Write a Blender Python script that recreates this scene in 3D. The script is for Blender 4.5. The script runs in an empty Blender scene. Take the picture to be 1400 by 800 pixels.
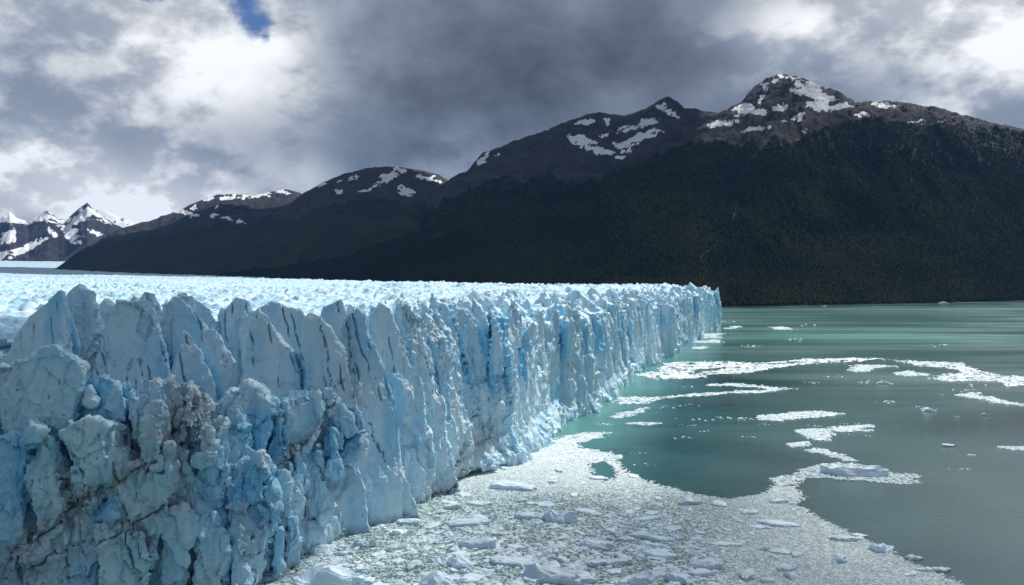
import bpy, bmesh, math, random
import numpy as np
from mathutils import Vector

random.seed(7)
RNG = np.random.default_rng(11)
F32 = np.float32
scene = bpy.context.scene
COL = scene.collection

# ------------------------------------------------------------------ camera model
FPX, CX, CY = 1089.0, 700.0, 400.0       # focal length and centre in photograph pixels
CAMZ = 70.0
PITCH = math.atan(16.0 / FPX)            # horizon at y = 384
CP, SP = math.cos(PITCH), math.sin(PITCH)


def ray(px, py):
    a = (np.asarray(px, float) - CX) / FPX
    b = (CY - np.asarray(py, float)) / FPX
    return a, CP + b * SP, -SP + b * CP


def on_plane(px, py, z=0.0):
    x, y, w = ray(px, py)
    t = (z - CAMZ) / w
    return x * t, y * t


def at_depth(px, py, Y):
    x, y, w = ray(px, py)
    t = Y / y
    return x * t, Y, CAMZ + w * t


def project(x, y, z):
    w = z - CAMZ
    f = y * CP - w * SP
    u = y * SP + w * CP
    f = np.maximum(f, 1e-3)
    return CX + FPX * x / f, CY - FPX * u / f


# ------------------------------------------------------------------ noise
def _h(n):
    n = n.astype(np.uint32)
    n = (n ^ (n >> np.uint32(15))) * np.uint32(2246822519)
    n = (n ^ (n >> np.uint32(13))) * np.uint32(3266489917)
    n = n ^ (n >> np.uint32(16))
    return n


def hash3(ix, iy, iz, seed):
    with np.errstate(over='ignore'):
        n = (ix.astype(np.uint32) * np.uint32(73856093)) ^ (iy.astype(np.uint32) * np.uint32(19349663)) \
            ^ (iz.astype(np.uint32) * np.uint32(83492791)) ^ np.uint32((seed * 2654435761) & 0xFFFFFFFF)
        return _h(n)


def u01(h):
    return (h >> np.uint32(8)).astype(F32) * F32(1.0 / 16777216.0)


def fade(t):
    return t * t * t * (t * (t * 6 - 15) + 10)


def n3(x, y, z, seed=0):
    x = np.asarray(x, F32); y = np.asarray(y, F32); z = np.asarray(z, F32)
    fx, fy, fz = np.floor(x), np.floor(y), np.floor(z)
    ix, iy, iz = fx.astype(np.int64), fy.astype(np.int64), fz.astype(np.int64)
    u, v, w = fade(x - fx), fade(y - fy), fade(z - fz)
    out = 0
    for dx in (0, 1):
        wx = u if dx else 1 - u
        for dy in (0, 1):
            wy = wx * (v if dy else 1 - v)
            for dz in (0, 1):
                out = out + wy * (w if dz else 1 - w) * u01(hash3(ix + dx, iy + dy, iz + dz, seed))
    return out * 2 - 1


def n2(x, y, seed=0):
    x = np.asarray(x, F32); y = np.asarray(y, F32)
    fx, fy = np.floor(x), np.floor(y)
    ix, iy = fx.astype(np.int64), fy.astype(np.int64)
    u, v = fade(x - fx), fade(y - fy)
    o = np.zeros_like(ix)
    a = u01(hash3(ix, iy, o, seed)); b = u01(hash3(ix + 1, iy, o, seed))
    c = u01(hash3(ix, iy + 1, o, seed)); d = u01(hash3(ix + 1, iy + 1, o, seed))
    return ((a * (1 - u) + b * u) * (1 - v) + (c * (1 - u) + d * u) * v) * 2 - 1


def fbm2(x, y, o=4, seed=0, g=0.5):
    s, a, t = 0, 1.0, 0
    for k in range(o):
        s = s + a * n2(x * 2 ** k, y * 2 ** k, seed + k); t += a; a *= g
    return s / t


def fbm3(x, y, z, o=3, seed=0, g=0.5):
    s, a, t = 0, 1.0, 0
    for k in range(o):
        s = s + a * n3(x * 2 ** k, y * 2 ** k, z * 2 ** k, seed + k); t += a; a *= g
    return s / t


def ridged2(x, y, o=4, seed=0, g=0.5):
    s, a, t = 0, 1.0, 0
    for k in range(o):
        s = s + a * (1 - 2 * np.abs(n2(x * 2 ** k, y * 2 ** k, seed + k))); t += a; a *= g
    return s / t


def worley3(x, y, z, seed=0):
    """F1, F2, a random plane value inside the nearest cell (for faceted breaks), and the cell's hash."""
    x = np.asarray(x, F32); y = np.asarray(y, F32); z = np.asarray(z, F32)
    bx, by, bz = (np.floor(a).astype(np.int64) for a in (x, y, z))
    f1 = np.full(x.shape, 9.0, F32); f2 = f1.copy()
    pl = np.zeros(x.shape, F32); hh = np.zeros(x.shape, F32)
    for dx in (-1, 0, 1):
        for dy in (-1, 0, 1):
            for dz in (-1, 0, 1):
                cx, cy, cz = bx + dx, by + dy, bz + dz
                h = hash3(cx, cy, cz, seed)
                j = [((h >> np.uint32(s)) & np.uint32(1023)).astype(F32) / 1023.0 for s in (0, 10, 20)]
                ox, oy, oz = x - cx - j[0], y - cy - j[1], z - cz - j[2]
                d = ox * ox + oy * oy + oz * oz
                near = d < f1
                f2 = np.where(near, f1, np.minimum(f2, d))
                g = (j[1] * 2 - 1) * ox + (j[2] * 2 - 1) * oy + (j[0] * 2 - 1) * oz
                pl = np.where(near, g + (j[2] - 0.5) * 0.6, pl)
                hh = np.where(near, j[0], hh)
                f1 = np.where(near, d, f1)
    return np.sqrt(f1), np.sqrt(f2), pl, hh


def sstep(a, b, x):
    t = np.clip((x - a) / (b - a), 0, 1)
    return t * t * (3 - 2 * t)


# ------------------------------------------------------------------ objects
def make_mesh(name, v, faces, mat, smooth=True, attrs=None):
    """v (n,3); faces: list of int arrays (m,k)."""
    me = bpy.data.meshes.new(name)
    v = np.ascontiguousarray(v, dtype=F32)
    me.vertices.add(len(v)); me.vertices.foreach_set('co', v.ravel())
    idx = np.concatenate([f.ravel() for f in faces]).astype(np.int32)
    tot = np.concatenate([np.full(len(f), f.shape[1], np.int32) for f in faces])
    st = np.concatenate([[0], np.cumsum(tot)[:-1]]).astype(np.int32)
    me.loops.add(len(idx)); me.loops.foreach_set('vertex_index', idx)
    me.polygons.add(len(tot)); me.polygons.foreach_set('loop_start', st)
    me.polygons.foreach_set('loop_total', tot)
    me.polygons.foreach_set('use_smooth', np.full(len(tot), smooth, dtype=bool))
    for k, a in (attrs or {}).items():
        at = me.attributes.new(k, 'FLOAT', 'POINT'); at.data.foreach_set('value', np.ascontiguousarray(a, dtype=F32))
    me.update(calc_edges=True)
    if mat: me.materials.append(mat)
    return me


def link(name, me, parent=None):
    o = bpy.data.objects.new(name, me); COL.objects.link(o)
    if parent: o.parent = parent
    return o


def tag(o, label=None, cat=None, group=None, kind=None):
    if label: o['label'] = label
    if cat: o['category'] = cat
    if group: o['group'] = group
    if kind: o['kind'] = kind
    return o


def empty(name, loc=(0, 0, 0)):
    o = bpy.data.objects.new(name, None); COL.objects.link(o); o.location = loc
    o.empty_display_size = 1
    return o


def grid_faces(nu, nv, keep=None):
    i = np.arange(nu * nv, dtype=np.int64).reshape(nu, nv)
    q = np.stack([i[:-1, :-1], i[1:, :-1], i[1:, 1:], i[:-1, 1:]], -1).reshape(-1, 4)
    if keep is not None: q = q[keep.reshape(-1)]
    return q


def compact(v, q, attrs=None):
    used, inv = np.unique(q, return_inverse=True)
    return v[used], inv.reshape(q.shape), {k: a[used] for k, a in (attrs or {}).items()}


# ------------------------------------------------------------------ node helpers
class NT:
    def __init__(s, tree): s.t = tree; s.n = tree.nodes; s.l = tree.links
    def add(s, typ, **kw):
        n = s.n.new(typ)
        for k, v in kw.items(): setattr(n, k, v)
        return n
    def put(s, sock, val):
        if hasattr(val, 'is_output') or isinstance(val, bpy.types.NodeSocket): s.l.new(val, sock)
        else: sock.default_value = val
    def math(s, op, a, b=None, c=None, clamp=False):
        n = s.add('ShaderNodeMath', operation=op, use_clamp=clamp)
        s.put(n.inputs[0], a)
        if b is not None: s.put(n.inputs[1], b)
        if c is not None: s.put(n.inputs[2], c)
        return n.outputs[0]
    def vmath(s, op, a, b=None):
        n = s.add('ShaderNodeVectorMath', operation=op)
        s.put(n.inputs[0], a)
        if b is not None: s.put(n.inputs[1], b)
        return n.outputs[1] if op in ('DOT_PRODUCT', 'LENGTH', 'DISTANCE') else n.outputs[0]
    def noise(s, vec, scale, detail=4, rough=0.55, dist=0.0):
        n = s.add('ShaderNodeTexNoise')
        s.put(n.inputs['Vector'], vec)
        n.inputs['Scale'].default_value = scale; n.inputs['Detail'].default_value = detail
        n.inputs['Roughness'].default_value = rough; n.inputs['Distortion'].default_value = dist
        return n.outputs[0]
    def vor(s, vec, scale, feature='F1', out='Distance', rnd=1.0):
        n = s.add('ShaderNodeTexVoronoi', feature=feature)
        s.put(n.inputs['Vector'], vec); n.inputs['Scale'].default_value = scale
        n.inputs['Randomness'].default_value = rnd
        return n.outputs[out]
    def scale(s, vec, v):
        n = s.add('ShaderNodeMapping'); s.put(n.inputs['Vector'], vec); n.inputs['Scale'].default_value = v
        return n.outputs[0]
    def mix(s, f, a, b):
        n = s.add('ShaderNodeMix', data_type='RGBA')
        s.put(n.inputs[0], f); s.put(n.inputs[6], a); s.put(n.inputs[7], b)
        return n.outputs[2]
    def rng(s, x, a, b, c=0.0, d=1.0, smooth=True):
        n = s.add('ShaderNodeMapRange', interpolation_type='SMOOTHSTEP' if smooth else 'LINEAR')
        s.put(n.inputs[0], x)
        for i, v in ((1, a), (2, b), (3, c), (4, d)): s.put(n.inputs[i], v)
        return n.outputs[0]
    def attr(s, name):
        n = s.add('ShaderNodeAttribute'); n.attribute_name = name
        return n.outputs['Fac']
    def pos(s):
        return s.add('ShaderNodeNewGeometry').outputs['Position']


def material(name):
    m = bpy.data.materials.new(name); m.use_nodes = True
    t = NT(m.node_tree); t.n.clear()
    out = t.add('ShaderNodeOutputMaterial'); b = t.add('ShaderNodeBsdfPrincipled')
    t.l.new(b.outputs[0], out.inputs[0])
    return m, t, b, out


def bump(t, b, height, strength=0.5, dist=1.0):
    n = t.add('ShaderNodeBump'); t.put(n.inputs['Height'], height)
    n.inputs['Strength'].default_value = strength; n.inputs['Distance'].default_value = dist
    t.l.new(n.outputs[0], b.inputs['Normal'])


C4 = lambda r, g, b: (r, g, b, 1.0)

# ------------------------------------------------------------------ materials
def ice_material(name, rough_px=1.0):
    m, t, b, out = material(name)
    p = t.pos()
    dirt = t.attr('dirt'); blue = t.attr('blue'); crack = t.attr('crack')
    warp = t.noise(p, 0.10, 3)
    pz = t.scale(p, (1.0, 1.0, 0.16))
    band = t.noise(pz, 0.16, 5, 0.6)                       # vertical blue veins
    lay = t.noise(t.scale(p, (0.05, 0.05, 1.0)), 0.5, 4)     # yearly layers
    f = t.math('ADD', t.rng(band, 0.42, 0.68), t.math('MULTIPLY', t.rng(lay, 0.5, 0.75), 0.25))
    f = t.math('ADD', t.math('MULTIPLY', f, 0.45), blue, clamp=True)
    c = t.mix(f, C4(0.60, 0.775, 0.845), C4(0.20, 0.57, 0.82))
    fine = t.noise(p, 1.6, 4)
    c = t.mix(t.rng(fine, 0.35, 0.75, 0, 0.22), c, C4(0.74, 0.83, 0.88))
    # dirt: brown grit in bands
    dn = t.noise(p, 0.55, 6, 0.65)
    dm = t.math('MULTIPLY', t.rng(dn, 0.30, 0.62), dirt, clamp=True)
    c = t.mix(dm, c, C4(0.20, 0.18, 0.16))
    # small dark pits and slots melted into the walls
    pit = t.vor(t.scale(p, (1.0, 1.0, 0.35)), 0.62, 'F1')
    pm = t.math('MULTIPLY', t.rng(pit, 0.17, 0.10), t.rng(t.noise(p, 0.09, 2), 0.50, 0.62))
    c = t.mix(t.math('MULTIPLY', pm, 0.75), c, C4(0.10, 0.17, 0.26))
    c = t.mix(t.math('MULTIPLY', crack, 0.8, clamp=True), c, C4(0.09, 0.14, 0.21))
    t.l.new(c, b.inputs['Base Color'])
    b.inputs['Roughness'].default_value = 0.55
    b.inputs['Specular IOR Level'].default_value = 0.25
    bh = t.math('ADD', t.noise(p, 1.1, 8, 0.68), t.math('MULTIPLY', t.noise(pz, 1.4, 5, 0.6), 0.8))
    bh = t.math('SUBTRACT', bh, t.math('MULTIPLY', pm, 0.8))
    bump(t, b, bh, 0.6, 0.42 * rough_px)
    return m


M_ICE = ice_material('glacier_ice')


def field_material():
    m, t, b, out = material('ice_field_snow')
    p = t.pos()
    n = t.noise(p, 0.05, 4)
    c = t.mix(t.rng(n, 0.35, 0.7), C4(0.66, 0.81, 0.89), C4(0.36, 0.66, 0.86))
    c = t.mix(t.math('MULTIPLY', t.attr('blue'), 1.0, clamp=True), c, C4(0.20, 0.50, 0.80))
    c = t.mix(t.math('MULTIPLY', t.attr('dirt'), 1.0, clamp=True), c, C4(0.34, 0.37, 0.42))
    t.l.new(c, b.inputs['Base Color']); b.inputs['Roughness'].default_value = 0.6
    b.inputs['Specular IOR Level'].default_value = 0.2
    bump(t, b, t.noise(p, 0.35, 6, 0.65), 0.8, 1.5)
    return m


M_FIELD = field_material()


def floe_material(name, ca, cb, bscale=1.2):
    m, t, b, out = material(name)
    p = t.pos()
    n = t.noise(p, 0.35, 4)
    oi = t.add('ShaderNodeObjectInfo').outputs['Random']
    c = t.mix(t.rng(n, 0.35, 0.68), C4(*ca), C4(*cb))
    hs = t.add('ShaderNodeHueSaturation'); t.put(hs.inputs['Color'], c)
    t.put(hs.inputs['Value'], t.math('ADD', 0.86, t.math('MULTIPLY', oi, 0.2)))
    t.l.new(hs.outputs[0], b.inputs['Base Color'])
    b.inputs['Roughness'].default_value = 0.5; b.inputs['Specular IOR Level'].default_value = 0.3
    bump(t, b, t.noise(p, bscale, 6, 0.65), 0.6, 0.35)
    return m


M_FLOE_W = floe_material('floe_ice_white', (0.75, 0.84, 0.89), (0.58, 0.745, 0.85))
M_FLOE_B = floe_material('floe_ice_blue', (0.72, 0.83, 0.90), (0.54, 0.73, 0.86))
M_FLOE_G = floe_material('floe_ice_grey', (0.52, 0.64, 0.69), (0.66, 0.77, 0.81))


def chip_material():
    m, t, b, out = material('brash_chips')
    p = t.pos()
    tone = t.attr('tone')
    c = t.mix(tone, C4(0.28, 0.41, 0.44), C4(0.71, 0.82, 0.86))
    c = t.mix(t.math('MULTIPLY', t.attr('blue'), 0.8), c, C4(0.42, 0.64, 0.78))
    c = t.mix(t.rng(t.noise(p, 2.2, 4), 0.4, 0.7, 0, 0.3), c, C4(0.50, 0.58, 0.58))
    t.l.new(c, b.inputs['Base Color']); b.inputs['Roughness'].default_value = 0.5
    b.inputs['Specular IOR Level'].default_value = 0.3
    bump(t, b, t.noise(p, 3.0, 4), 0.5, 0.12)
    return m


M_CHIP = chip_material()


def slush_material():
    m, t, b, out = material('slush')
    p = t.pos()
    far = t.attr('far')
    v = t.vor(t.scale(p, (1, 1, 1)), 1.5, 'F1')
    v2 = t.vor(p, 0.5, 'F1')
    n = t.noise(p, 0.9, 6, 0.7)
    g = t.math('ADD', t.math('MULTIPLY', n, 0.8), t.math('MULTIPLY', t.math('SUBTRACT', 0.6, v), 0.55))
    g = t.math('ADD', g, t.math('MULTIPLY', t.math('SUBTRACT', 0.5, v2), 0.2))
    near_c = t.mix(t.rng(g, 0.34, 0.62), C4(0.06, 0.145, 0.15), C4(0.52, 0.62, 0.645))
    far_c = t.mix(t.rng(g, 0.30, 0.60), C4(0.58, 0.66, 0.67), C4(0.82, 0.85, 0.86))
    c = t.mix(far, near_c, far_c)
    t.l.new(c, b.inputs['Base Color']); b.inputs['Roughness'].default_value = 0.55
    bump(t, b, g, 0.6, 0.25)
    return m


M_SLUSH = slush_material()


def water_material():
    m, t, b, out = material('lake_water')
    p = t.pos()
    sx = t.add('ShaderNodeSeparateXYZ'); t.l.new(p, sx.inputs[0])
    X, Y = sx.outputs[0], sx.outputs[1]
    # distance right of the ice front (about x = -62 + 0.37 (y - 190)); meltwater is milky close to the ice
    e = t.math('SUBTRACT', X, t.math('MULTIPLY', t.math('SUBTRACT', Y, 310.0), 0.33))
    w = t.noise(t.scale(p, (0.6, 1.0, 1)), 0.012, 4)
    e2 = t.math('ADD', e, t.math('MULTIPLY', t.math('SUBTRACT', w, 0.5), 90.0))
    milky = t.rng(e2, 62.0, 0.0)
    streak = t.noise(t.scale(p, (0.32, 1.0, 1)), 0.016, 5, 0.6, 0.6)
    c = t.mix(t.rng(streak, 0.40, 0.66), C4(0.009, 0.048, 0.053), C4(0.022, 0.100, 0.106))  # dark bands: cloud shadow and reflection put into the base colour
    c = t.mix(milky, c, C4(0.085, 0.26, 0.24))
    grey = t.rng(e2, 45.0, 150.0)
    c = t.mix(t.math('MULTIPLY', grey, 0.8), c, C4(0.100, 0.180, 0.178))  # grey sheen of reflected cloud, plus silt, put into the base colour
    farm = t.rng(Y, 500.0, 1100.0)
    c = t.mix(t.math('MULTIPLY', farm, t.rng(streak, 0.25, 0.6, 0.70, 0.9)), c, C4(0.105, 0.225, 0.21))  # far water painted lighter for the sunlit streak there
    # a patch of sunlight beyond the corner of the ice, painted into the water colour
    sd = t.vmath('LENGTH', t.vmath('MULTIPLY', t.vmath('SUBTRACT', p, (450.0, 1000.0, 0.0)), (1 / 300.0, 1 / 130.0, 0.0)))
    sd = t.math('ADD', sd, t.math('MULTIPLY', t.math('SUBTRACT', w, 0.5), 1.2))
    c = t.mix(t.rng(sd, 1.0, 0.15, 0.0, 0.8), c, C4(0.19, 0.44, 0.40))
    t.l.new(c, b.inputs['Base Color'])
    b.inputs['IOR'].default_value = 1.33
    wind = t.noise(t.scale(p, (0.22, 1.0, 1)), 0.010, 4)
    t.put(b.inputs['Roughness'], t.rng(wind, 0.35, 0.7, 0.12, 0.30))
    wv = t.math('ADD', t.noise(t.scale(p, (0.7, 1.0, 1)), 0.55, 5, 0.6), t.math('MULTIPLY', t.noise(p, 2.1, 3), 0.35))
    bump(t, b, wv, 0.30, 0.32)
    return m


M_WATER = water_material()


def mountain_material(name, rock_a, rock_b, forest=C4(0.018, 0.026, 0.016)):
    m, t, b, out = material(name)
    p = t.pos()
    n1 = t.noise(p, 0.012, 8, 0.62)
    n2_ = t.noise(t.scale(p, (1, 1, 3.5)), 0.008, 7, 0.65)
    rock = t.mix(t.rng(n1, 0.35, 0.65), rock_a, rock_b)
    rock = t.mix(t.rng(n2_, 0.52, 0.66, 0, 0.5), rock, C4(0.025, 0.025, 0.028))
    tr = t.math('ADD', t.attr('tree'), t.math('MULTIPLY', t.math('SUBTRACT', t.noise(p, 0.02, 6, 0.7), 0.5), 0.9))
    fcol = t.mix(t.rng(t.noise(p, 0.004, 4), 0.4, 0.65), forest, C4(0.030, 0.036, 0.018))
    c = t.mix(t.rng(tr, 0.42, 0.58), rock, fcol)
    g = t.math('ADD', t.attr('gully'), t.math('MULTIPLY', t.math('SUBTRACT', t.noise(p, 0.03, 5, 0.7), 0.5), 1.0))
    c = t.mix(t.rng(g, 0.45, 0.85, 0, 0.85), c, C4(0.24, 0.22, 0.19))
    s = t.math('ADD', t.attr('snow'), t.math('MULTIPLY', t.math('SUBTRACT', t.noise(p, 0.014, 7, 0.68), 0.5), 0.9))
    c = t.mix(t.rng(s, 0.47, 0.53), c, C4(0.90, 0.92, 0.94))
    t.l.new(c, b.inputs['Base Color']); b.inputs['Roughness'].default_value = 0.9
    b.inputs['Specular IOR Level'].default_value = 0.1
    bump(t, b, t.math('ADD', n1, t.noise(p, 0.05, 5, 0.65)), 0.8, 22.0)
    return m


M_MTN = mountain_material('brown_rock_slope', C4(0.046, 0.044, 0.046), C4(0.080, 0.074, 0.074))
M_MTN_B = mountain_material('grey_rock_slope', C4(0.040, 0.040, 0.045), C4(0.070, 0.065, 0.066))
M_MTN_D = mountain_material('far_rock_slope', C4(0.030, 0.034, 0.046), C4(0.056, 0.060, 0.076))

# ------------------------------------------------------------------ sun and sky
SUN_EL = math.radians(51.0)
SUN_AZ = math.radians(38.0)         # from +Y towards +X
SUN_DIR = Vector((math.sin(SUN_AZ) * math.cos(SUN_EL), math.cos(SUN_AZ) * math.cos(SUN_EL), math.sin(SUN_EL)))
ld = bpy.data.lights.new('sun', 'SUN'); ld.energy = 4.2; ld.angle = math.radians(0.53); ld.color = (1.0, 0.955, 0.89)
lo = bpy.data.objects.new('sun', ld); COL.objects.link(lo)
lo.rotation_euler = (-SUN_DIR).to_track_quat('-Z', 'Y').to_euler()
lo.location = (0, 0, 3000)


def build_world():
    w = bpy.data.worlds.new('World'); scene.world = w; w.use_nodes = True
    t = NT(w.node_tree); t.n.clear()
    out = t.add('ShaderNodeOutputWorld'); bg = t.add('ShaderNodeBackground')
    t.l.new(bg.outputs[0], out.inputs[0])
    sky = t.add('ShaderNodeTexSky', sky_type='NISHITA'); sky.sun_disc = False
    sky.sun_elevation = SUN_EL; sky.sun_rotation = SUN_AZ; sky.altitude = 200
    sky.air_density = 1.0; sky.dust_density = 0.4; sky.ozone_density = 2.0
    K = 0.10
    bg.inputs['Strength'].default_value = K
    d = t.add('ShaderNodeTexCoord').outputs['Generated']
    sp = t.add('ShaderNodeSeparateXYZ'); t.l.new(d, sp.inputs[0])
    zz = t.math('ADD', t.math('MAXIMUM', sp.outputs[2], 0.0), 0.80)
    cb = t.add('ShaderNodeCombineXYZ')
    t.l.new(t.math('DIVIDE', sp.outputs[0], zz), cb.inputs[0]); t.l.new(t.math('DIVIDE', sp.outputs[1], zz), cb.inputs[1])
    t.l.new(t.math('MULTIPLY', sp.outputs[2], 1.0), cb.inputs[2])
    q = cb.outputs[0]
    big = t.noise(q, 2.4, 3, 0.5, 0.2)
    med = t.noise(q, 6.0, 9, 0.55, 0.15)
    fin = t.noise(q, 16.0, 8, 0.58, 0.1)
    tiny = t.noise(q, 50.0, 6, 0.62)

    def blob(px, py, ang, soft=0.5, sx=1.0):
        x, y, z = ray(px, py); v = Vector((float(x), float(y), float(z))).normalized()
        df = t.vmath('SUBTRACT', d, (v.x, v.y, v.z))
        if sx != 1.0: df = t.vmath('MULTIPLY', df, (1.0 / sx, 1.0 / sx, 1.0))
        L = t.vmath('LENGTH', df)
        L = t.math('ADD', L, t.math('MULTIPLY', t.math('SUBTRACT', med, 0.5), ang * 1.1))
        if soft < 1: L = t.math('ADD', L, t.math('ADD', t.math('MULTIPLY', t.math('SUBTRACT', fin, 0.5), ang * 2.2), t.math('MULTIPLY', t.math('SUBTRACT', tiny, 0.5), 0.03)))
        return t.rng(L, ang, ang * (1 - soft) if soft < 1 else 0.0)

    # cloud luminance
    lum = t.math("ADD", 0.245, t.math('MULTIPLY', t.math('SUBTRACT', big, 0.5), 0.30))
    lum = t.math('ADD', lum, t.math('MULTIPLY', t.math('SUBTRACT', med, 0.5), 0.34))
    lum = t.math('ADD', lum, t.math('MULTIPLY', t.math('SUBTRACT', fin, 0.5), 0.20))
    billow = t.rng(t.math('ADD', t.math('MULTIPLY', med, 0.62), t.math('MULTIPLY', fin, 0.38)), 0.43, 0.58)
    for px, py, a, sx, amt in BRIGHT:
        k = t.math('MULTIPLY', blob(px, py, a, 1.0, sx), t.math('ADD', 0.28, t.math('MULTIPLY', billow, 0.72)))
        lum = t.math('ADD', lum, t.math('MULTIPLY', k, amt))
    for px, py, a, sx, amt in DARK:
        k = blob(px, py, a, 1.0, sx)
        lum = t.math('MULTIPLY', lum, t.math('SUBTRACT', 1.0, t.math('MULTIPLY', k, amt)))
    lum = t.math('MINIMUM', t.math('MAXIMUM', lum, 0.06), 0.90)
    tint = t.mix(t.rng(lum, 0.12, 0.62), C4(0.79, 0.95, 1.23), C4(0.97, 1.0, 1.05))
    cm = t.vmath('SCALE', tint); cm.node.inputs['Scale'].default_value = 1.0
    t.l.new(t.math('MULTIPLY', lum, 1.0 / K), cm.node.inputs['Scale'])
    hole = None
    for px, py, a, sx in HOLES:
        k = blob(px, py, a, 0.95, sx)
        hole = k if hole is None else t.math('MAXIMUM', hole, k)
    blue = t.vmath('SCALE', sky.outputs[0]); blue.node.inputs['Scale'].default_value = 0.5
    bl = t.vmath('MULTIPLY', blue, (0.75, 0.9, 1.25))
    t.l.new(t.mix(hole, cm, bl), bg.inputs['Color'])


BRIGHT = [(110, 50, 0.30, 1.3, 0.50), (320, 115, 0.14, 1.2, 0.42), (375, 60, 0.08, 1.0, 0.30), (50, 215, 0.14, 2.2, 0.42), (180, 240, 0.10, 1.5, 0.40), (415, 250, 0.06, 1.5, 0.30),
          (1370, 90, 0.18, 1.1, 0.85), (1180, 15, 0.10, 1.4, 0.55), (1060, 45, 0.09, 1.3, 0.45), (620, 218, 0.06, 2.0, 0.16), (20, 285, 0.08, 2.2, 0.40), (200, 292, 0.06, 2.5, 0.50)]
DARK = [(620, 90, 0.24, 1.4, 0.28), (820, 90, 0.22, 1.6, 0.30), (520, 210, 0.10, 2.0, 0.30), (1190, 125, 0.10, 1.5, 0.35), (280, 190, 0.08, 2.2, 0.40), (1390, 170, 0.07, 1.5, 0.35),
        (40, 130, 0.10, 1.8, 0.35)]
HOLES = [(334, 4, 0.034, 1.0), (348, 34, 0.028, 1.0), (362, 50, 0.014, 1.0), (200, -8, 0.010, 2.0)]
build_world()

# ------------------------------------------------------------------ lake
wx = np.array([[-9000, -500, 0], [12000, -500, 0], [12000, 16000, 0], [-9000, 16000, 0]], F32)
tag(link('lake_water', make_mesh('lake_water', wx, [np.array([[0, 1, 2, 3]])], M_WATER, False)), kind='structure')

# ------------------------------------------------------------------ glacier: plan
FRONT = np.array([(-420, 70), (-300, 128), (-200, 158), (-140, 166), (-105, 168), (-82, 174), (-66, 184), (-57, 199), (-50, 214), (-43, 230), (-37, 244),
                  (-28, 256), (-14, 280), (0, 309), (13, 356), (41, 443), (96, 615), (150, 750), (195, 886), (260, 1060), (317, 1210),
                  (318, 1290), (250, 1420), (120, 1600), (-100, 1850), (-400, 2300)], float)
SEG_L = np.hypot(*np.diff(FRONT, axis=0).T); SEG_S = np.concatenate([[0], np.cumsum(SEG_L)])


def front_ds(x, y):
    """signed distance behind the ice front (positive inside the ice), and arc length along it."""
    best = np.full(x.shape, 1e9); s = np.zeros(x.shape); sg = np.ones(x.shape)
    for k in range(len(FRONT) - 1):
        a, b = FRONT[k], FRONT[k + 1]; L = SEG_L[k]
        tx, ty = (b - a) / L
        u = (x - a[0]) * tx + (y - a[1]) * ty
        uc = np.clip(u, 0, L)
        dx, dy = x - a[0] - uc * tx, y - a[1] - uc * ty
        dd = np.hypot(dx, dy)
        side = -ty * dx + tx * dy
        m = dd < best - 1e-9
        best = np.where(m, dd, best); s = np.where(m, SEG_S[k] + uc, s); sg = np.where(m, np.sign(side), sg)
    return best * sg, s


# seracs seen in the photograph: (px, py of the top, depth, fin sharpness)
FINS = [(12, 428, 205, 1), (45, 440, 212, 1), (73, 399, 212, 2), (105, 396, 226, 2), (128, 410, 232, 1), (157, 406, 222, 1), (182, 416, 214, 1), (207, 401, 234, 1),
        (231, 406, 222, 1), (252, 401, 242, 2), (285, 418, 226, 1), (320, 409, 246, 1), (352, 424, 224, 2), (385, 412, 246, 1), (425, 427, 230, 2), (452, 432, 240, 1),
        (477, 411, 256, 2), (505, 424, 252, 1), (535, 411, 268, 2), (556, 420, 266, 1), (577, 416, 280, 2), (600, 418, 290, 1), (622, 424, 292, 1), (645, 414, 306, 1),
        (668, 421, 309, 1), (700, 412, 330, 1), (-30, 430, 205, 1), (-70, 420, 200, 1), (-120, 415, 195, 1), (-170, 420, 190, 1)]
LOWS = [(12, 503, 180), (-40, 490, 178), (-100, 480, 175), (-160, 470, 172), (68, 478, 181), (40, 500, 186), (98, 500, 178), (130, 528, 180), (160, 532, 186), (192, 522, 186), (215, 560, 176),
        (236, 515, 190), (255, 545, 182), (285, 542, 190), (318, 560, 190), (344, 524, 201), (385, 545, 208), (415, 548, 214), (450, 560, 221), (475, 566, 226), (300, 590, 181),
        (345, 600, 190), (395, 600, 202), (420, 630, 207), (440, 600, 214), (330, 650, 184), (375, 665, 192), (410, 690, 199), (445, 680, 211), (480, 640, 222), (360, 730, 187)]
seeds = []            # x, y, peak, kind (0 low mass, 1 fin, 2 sharp fin, 3 front wall)
for px, py, Y, k in FINS:
    x, y, z = at_depth(px, py, Y); seeds.append((x, y, z + 1.0, k))
for px, py, Y in LOWS:
    x, y, z = at_depth(px, py, Y); seeds.append((x, y, z + 1.0, 0))
SXY = [(a, b) for a, b, _, _ in seeds]


def poisson(n, xr, yr, dmin, drange):
    global SXY
    cx = RNG.uniform(*xr, n); cy = RNG.uniform(*yr, n)
    d, s = front_ds(cx, cy)
    ok = (d > drange[0]) & (d < drange[1])
    for x, y, dd in zip(cx[ok], cy[ok], d[ok]):
        P = np.array(SXY)
        if np.min(np.hypot(P[:, 0] - x, P[:, 1] - y)) < dmin: continue
        SXY.append((x, y))
        yield x, y, dd


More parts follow.
